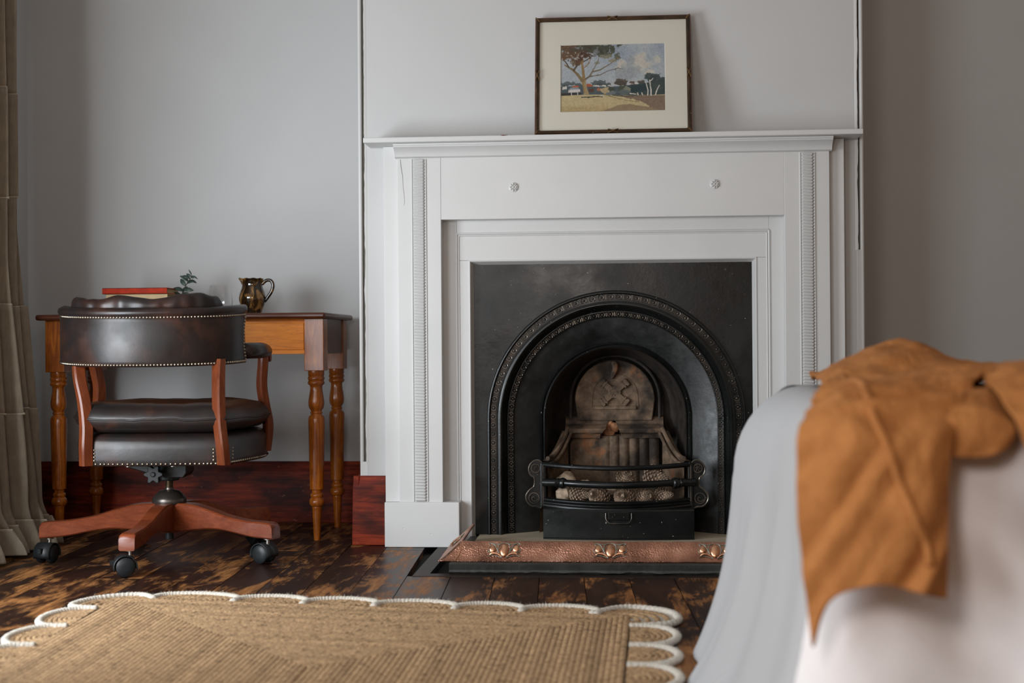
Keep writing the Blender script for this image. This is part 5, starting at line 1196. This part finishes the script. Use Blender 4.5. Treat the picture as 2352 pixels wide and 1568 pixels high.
far = [(-1.210, 3.575), (-0.990, 3.540), (-0.805, 3.512), (-0.620, 3.487), (-0.416, 3.457), (-0.250, 3.432), (-0.067, 3.406)]
for a, c in zip(far[:-1], far[1:]): scallop(a, c, 0.085)
scallop((-1.302, 3.430), (-1.205, 3.574), 0.120, 0.50, skew=-0.01)
scallop((-0.080, 3.412), (0.013, 3.262), 0.175, 0.62, skew=-0.015)
rightp = [(0.012, 3.265), (0.009, 3.055), (0.004, 2.868), (-0.002, 2.665), (-0.007, 2.46), (-0.012, 2.26), (-0.017, 2.06)]
for a, c in zip(rightp[:-1], rightp[1:]): scallop(a, c, 0.105)
leftp = [(-1.302, 3.430), (-1.288, 3.208), (-1.276, 2.998), (-1.268, 2.79), (-1.258, 2.58)]
for a, c in zip(leftp[:-1], leftp[1:]): scallop(c, a, 0.095)

# ================================================================== BED, BEDSPREAD, THROW
BX, BYN, BYF, BZ = 0.262, 1.93, 3.24, 0.565
bd = thing('bed', (1.3, 2.58, 0), 'low double bed under the white bedspread', 'bed')
obj('bed_base', MB().box(BX+0.12, 2.45, BYN+0.09, BYF-0.12, 0.10, 0.30), MAT['bedbase'], bd, smooth=0, bevel=0.01)
obj('mattress', MB().box(BX+0.10, 2.45, BYN+0.07, BYF-0.10, 0.30, BZ-0.045), MAT['mattress'], bd, smooth=0, bevel=0.04)
for x in (BX+0.2, 2.35):
    for y in (BYN+0.2, BYF-0.2): obj('bed_leg', MB().lathe([(0.03, 0.0), (0.035, 0.10)], 16, (x, y, 0)), MAT['bedbase'], bd)
# perimeter: far side -> foot (facing the window) -> near side
per = [(2.40, BYF)] + [(2.0-0.25*i, BYF) for i in range(6)] + [(0.62, BYF), (0.48, BYF), (0.36, BYF-0.008), (0.285, BYF-0.03), (0.250, BYF-0.08), (0.234, BYF-0.18), (0.236, BYF-0.32), (BX-0.016, 2.75), (BX, 2.55), (BX, 2.35), (BX, 2.15), (BX+0.001, 2.04), (BX+0.010, 1.975), (BX+0.035, 1.94), (BX+0.09, BYN), (0.48, BYN), (0.65, BYN), (0.9, BYN), (1.2, BYN), (1.6, BYN), (2.0, BYN), (2.4, BYN)]
pp = [Vector((x, y)) for x, y in cr(per, 560)]
cum = [0]
for i in range(1, len(pp)): cum.append(cum[-1]+(pp[i]-pp[i-1]).length)
tot = cum[-1]; P = []
prof = []      # (inset parameter, drop parameter)
for i, p in enumerate(pp):
    d = (pp[min(i+1, len(pp)-1)]-pp[max(i-1, 0)]).normalized(); n_ = Vector((d.y, -d.x)); s = cum[i]
    # outward normal: away from bed centre
    if n_.dot(p-Vector((1.35, 2.58))) < 0: n_ = -n_
    farness = sstep(2.2, 3.1, p.y); rw = 0.075+0.085*farness; rh = 0.085+0.10*farness
    foot = sstep(0.45, 0.27, p.x); flare = (0.128-0.070*sstep(2.72, 3.15, p.y))*foot+0.075*(1-foot)
    row = []
    for k in range(46):
        if k < 8: ins = 0.55-(0.55-rw)*k/8; zz = BZ+0.006*nz(p.x*4+k, p.y*4); off = -ins
        elif k < 18: a = (PI/2)*(k-8)/10; off = -rw+rw*math.sin(a); zz = BZ-rh+rh*math.cos(a)
        else:
            t_ = (k-18)/27; zz = (BZ-rh)*(1-t_)+0.004*t_; off = flare*(0.20*math.sqrt(t_)+0.80*t_**2.6)
            fold = 0.4*math.sin(s*17+1.6*nz(s*2.5))+0.6*nz(s*8, t_*0.7)+0.12*nz(s*20, t_*1.2)
            off += (0.012+0.045*t_)*(1-0.5*foot)*fold*sstep(0, 0.35, t_)+(1-foot)*0.055*sstep(0, 0.2, t_)*nz(s*8+zz*7, zz*3, 4)
        if k < 8:
            # inset toward the bed centre line, kept inside the bed
            q = p-n_*(-off) if False else p+n_*off
        else: q = p+n_*off
        row.append((q.x, q.y, max(0.004, zz)))
    P.append(row)
cut = next(i for i, p in enumerate(pp) if p.y < 2.0 and p.x > BX+0.012)
bs = obj('bedspread', MB().grid(P[:cut+1]), MAT['sheet'], None, smooth=180, recalc=False)
obj('side_valance', MB().grid(P[cut:]), MAT['valance'], bs, smooth=180, recalc=False)['label'] = 'pinkish white linen side of the bedspread'; finish(bs, 'white striped cotton bedspread draped to the floor over the bed', 'bedspread')
# flat centre of the spread
obj('spread_centre', MB().box(BX+0.45, 2.40, BYN+0.45, BYF-0.45, BZ-0.02, BZ-0.003), MAT['sheet'], bs, smooth=0)

tw = thing('throw_blanket', (0.45, 2.2, BZ), 'crumpled ochre linen throw lying over the corner of the bed', 'throw')
def surf(ctrl, nu, nv, amp=0.006, fr=22, seed=0):
    rows = [cr(r_, nu) for r_ in ctrl]; out = []
    for i in range(nu):
        colp = cr([rows[k][i] for k in range(len(rows))], nv); out.append(colp)
    P = []
    for i in range(nu):
        row = []
        for j in range(nv):
            p = out[i][j]; u, v = i/(nu-1), j/(nv-1)
            w_ = amp*0.35*(nz(p[0]*fr+seed, p[1]*fr*0.55, p[2]*fr*0.7)+0.5*nz(p[0]*fr*2.3, p[1]*fr, p[2]*fr+seed))
            hang = sstep(0.57, 0.50, p[2]); a_ = p[0]*0.55+p[2]*0.83; c_ = p[0]*0.83-p[2]*0.55
            w_ += hang*amp*(1.5*nz(c_*36+seed, a_*2.2, 3.0)+0.9*(0.3-abs(nz(c_*24, a_*1.5, seed+1))*2))
            w_ += (1-hang)*amp*2.2*(0.35-abs(nz(p[0]*9+p[1]*5, p[1]*22, seed+4))*2)
            row.append((p[0]-0.3*w_, p[1]-(0.6+0.5*hang)*w_, p[2]+w_*(1-0.7*hang)))
        P.append(row)
    return P
zt = BZ+0.012
main = [  # rows run from the far hem over the top to the front hem; columns left to right
    [(0.392, 3.04, zt+0.012), (0.48, 3.05, zt+0.010), (0.60, 2.98, zt), (0.72, 2.92, zt), (0.90, 2.9, zt)],
    [(0.366, 2.72, zt+0.010), (0.415, 2.70, zt+0.042), (0.515, 2.68, zt+0.078), (0.64, 2.66, zt+0.035), (0.85, 2.6, zt+0.02)],
    [(0.335, 2.42, zt+0.006), (0.380, 2.42, zt+0.022), (0.460, 2.42, zt+0.032), (0.56, 2.42, zt+0.036), (0.72, 2.4, zt+0.030)],
    [(0.292, 2.17, zt+0.003), (0.335, 2.16, zt+0.014), (0.400, 2.15, zt+0.020), (0.478, 2.15, zt+0.030), (0.585, 2.18, zt+0.040)],
    [(0.256, 1.985, zt-0.014), (0.300, 1.965, zt+0.006), (0.352, 1.955, zt+0.012), (0.418, 1.955, zt+0.010), (0.487, 2.02, zt+0.022)],
    [(0.231, 1.905, 0.535), (0.275, 1.880, 0.545), (0.330, 1.868, 0.548), (0.395, 1.872, 0.545), (0.440, 1.905, 0.560)],
    [(0.226, 1.885, 0.455), (0.272, 1.862, 0.462), (0.330, 1.850, 0.465), (0.385, 1.850, 0.468), (0.417, 1.872, 0.490)],
    [(0.230, 1.872, 0.370), (0.275, 1.850, 0.385), (0.335, 1.838, 0.390), (0.385, 1.838, 0.395), (0.413, 1.860, 0.410)],
    [(0.243, 1.865, 0.262), (0.262, 1.846, 0.325), (0.325, 1.832, 0.348), (0.378, 1.830, 0.336), (0.408, 1.850, 0.328)],
]
Pm = surf(main, 74, 120, 0.0065, 20)
b = MB().grid(Pm); tm = obj('throw_cloth', b, MAT['throw'], tw, smooth=180, recalc=False, solid=0.005)
# stitched seam running diagonally over the cloth
seam = []
for k in range(60):
    t_ = k/59; i = int((0.20+0.58*t_**1.1)*73); j = int((0.27+0.66*t_)*119); q = Pm[i][j]; seam.append((q[0], q[1]-0.004, q[2]+0.004))
seam = cr([seam[i] for i in range(0, 60, 6)]+[seam[-1]], 60); obj('stitched_seam', MB().tube(seam, 0.0060, 8, flat=0.8), MAT['throw'], tm, smooth=180)
# the folded-back part beside it
fold = [
    [(0.40, 2.20, zt-0.002), (0.47, 2.22, zt+0.008), (0.54, 2.24, zt+0.012), (0.60, 2.26, zt+0.01)],
    [(0.400, 1.985, zt-0.004), (0.445, 1.985, zt+0.006), (0.490, 1.99, zt+0.008), (0.530, 2.02, zt+0.004)],
    [(0.400, 1.915, 0.556), (0.440, 1.908, 0.560), (0.478, 1.908, 0.560), (0.512, 1.925, 0.552)],
    [(0.400, 1.898, 0.535), (0.440, 1.890, 0.536), (0.478, 1.890, 0.536), (0.510, 1.905, 0.535)],
    [(0.400, 1.892, 0.508), (0.440, 1.884, 0.506), (0.478, 1.886, 0.508), (0.500, 1.900, 0.520)],
]
obj('throw_fold', MB().grid(surf(fold, 40, 44, 0.004, 24, 5)), MAT['throw'], tm, smooth=180, recalc=False, solid=0.005)
fold2 = [
    [(0.52, 2.60, zt), (0.62, 2.60, zt+0.02), (0.76, 2.6, zt+0.03), (0.95, 2.6, zt)],
    [(0.520, 2.18, zt+0.026), (0.600, 2.18, zt+0.045), (0.72, 2.18, zt+0.04), (0.95, 2.2, zt+0.01)],
    [(0.498, 1.985, zt+0.020), (0.560, 1.98, zt+0.030), (0.68, 1.98, zt+0.026), (0.92, 1.98, zt)],
    [(0.508, 1.905, 0.556), (0.565, 1.885, 0.556), (0.68, 1.885, 0.55), (0.90, 1.885, 0.54)],
    [(0.528, 1.895, 0.500), (0.580, 1.875, 0.48), (0.68, 1.87, 0.45), (0.90, 1.87, 0.45)],
    [(0.545, 1.895, 0.465), (0.590, 1.872, 0.42), (0.68, 1.866, 0.36), (0.90, 1.866, 0.36)],
]
obj('throw_fold', MB().grid(surf(fold2, 44, 44, 0.005, 22, 9)), MAT['throw'], tm, smooth=180, recalc=False, solid=0.005)

# ================================================================== OTTOMAN EDGE, LOWER LEFT
ot = thing('ottoman', (-1.115, 1.80, 0), 'white slip covered ottoman at the lower left edge of the picture', 'ottoman')
rows = []
for hw_, z in ((0.2125, 0.04), (0.2115, 0.20), (0.2085, 0.36), (0.206, 0.410), (0.196, 0.428), (0.17, 0.436), (0.05, 0.440)):
    row = []
    for k in range(48):
        a = 2*PI*k/48; c, s = math.cos(a), math.sin(a); e = 0.35; row.append((-1.115+hw_*math.copysign(abs(c)**e, c), 1.80+hw_*math.copysign(abs(s)**e, s), z))
    rows.append(row)
b = MB().grid(rows, cv=True); b.f.append(tuple(range(47, -1, -1))); b.f.append(tuple(range(6*48, 7*48)))
obj('slip_cover', b, MAT['slip'], ot, smooth=60)
for x in (-1.265, -0.965):
    for y in (1.65, 1.95): obj('foot', MB().lathe([(0.018, 0.013), (0.022, 0.04)], 12, (x, y, 0)), MAT['bedbase'], ot)
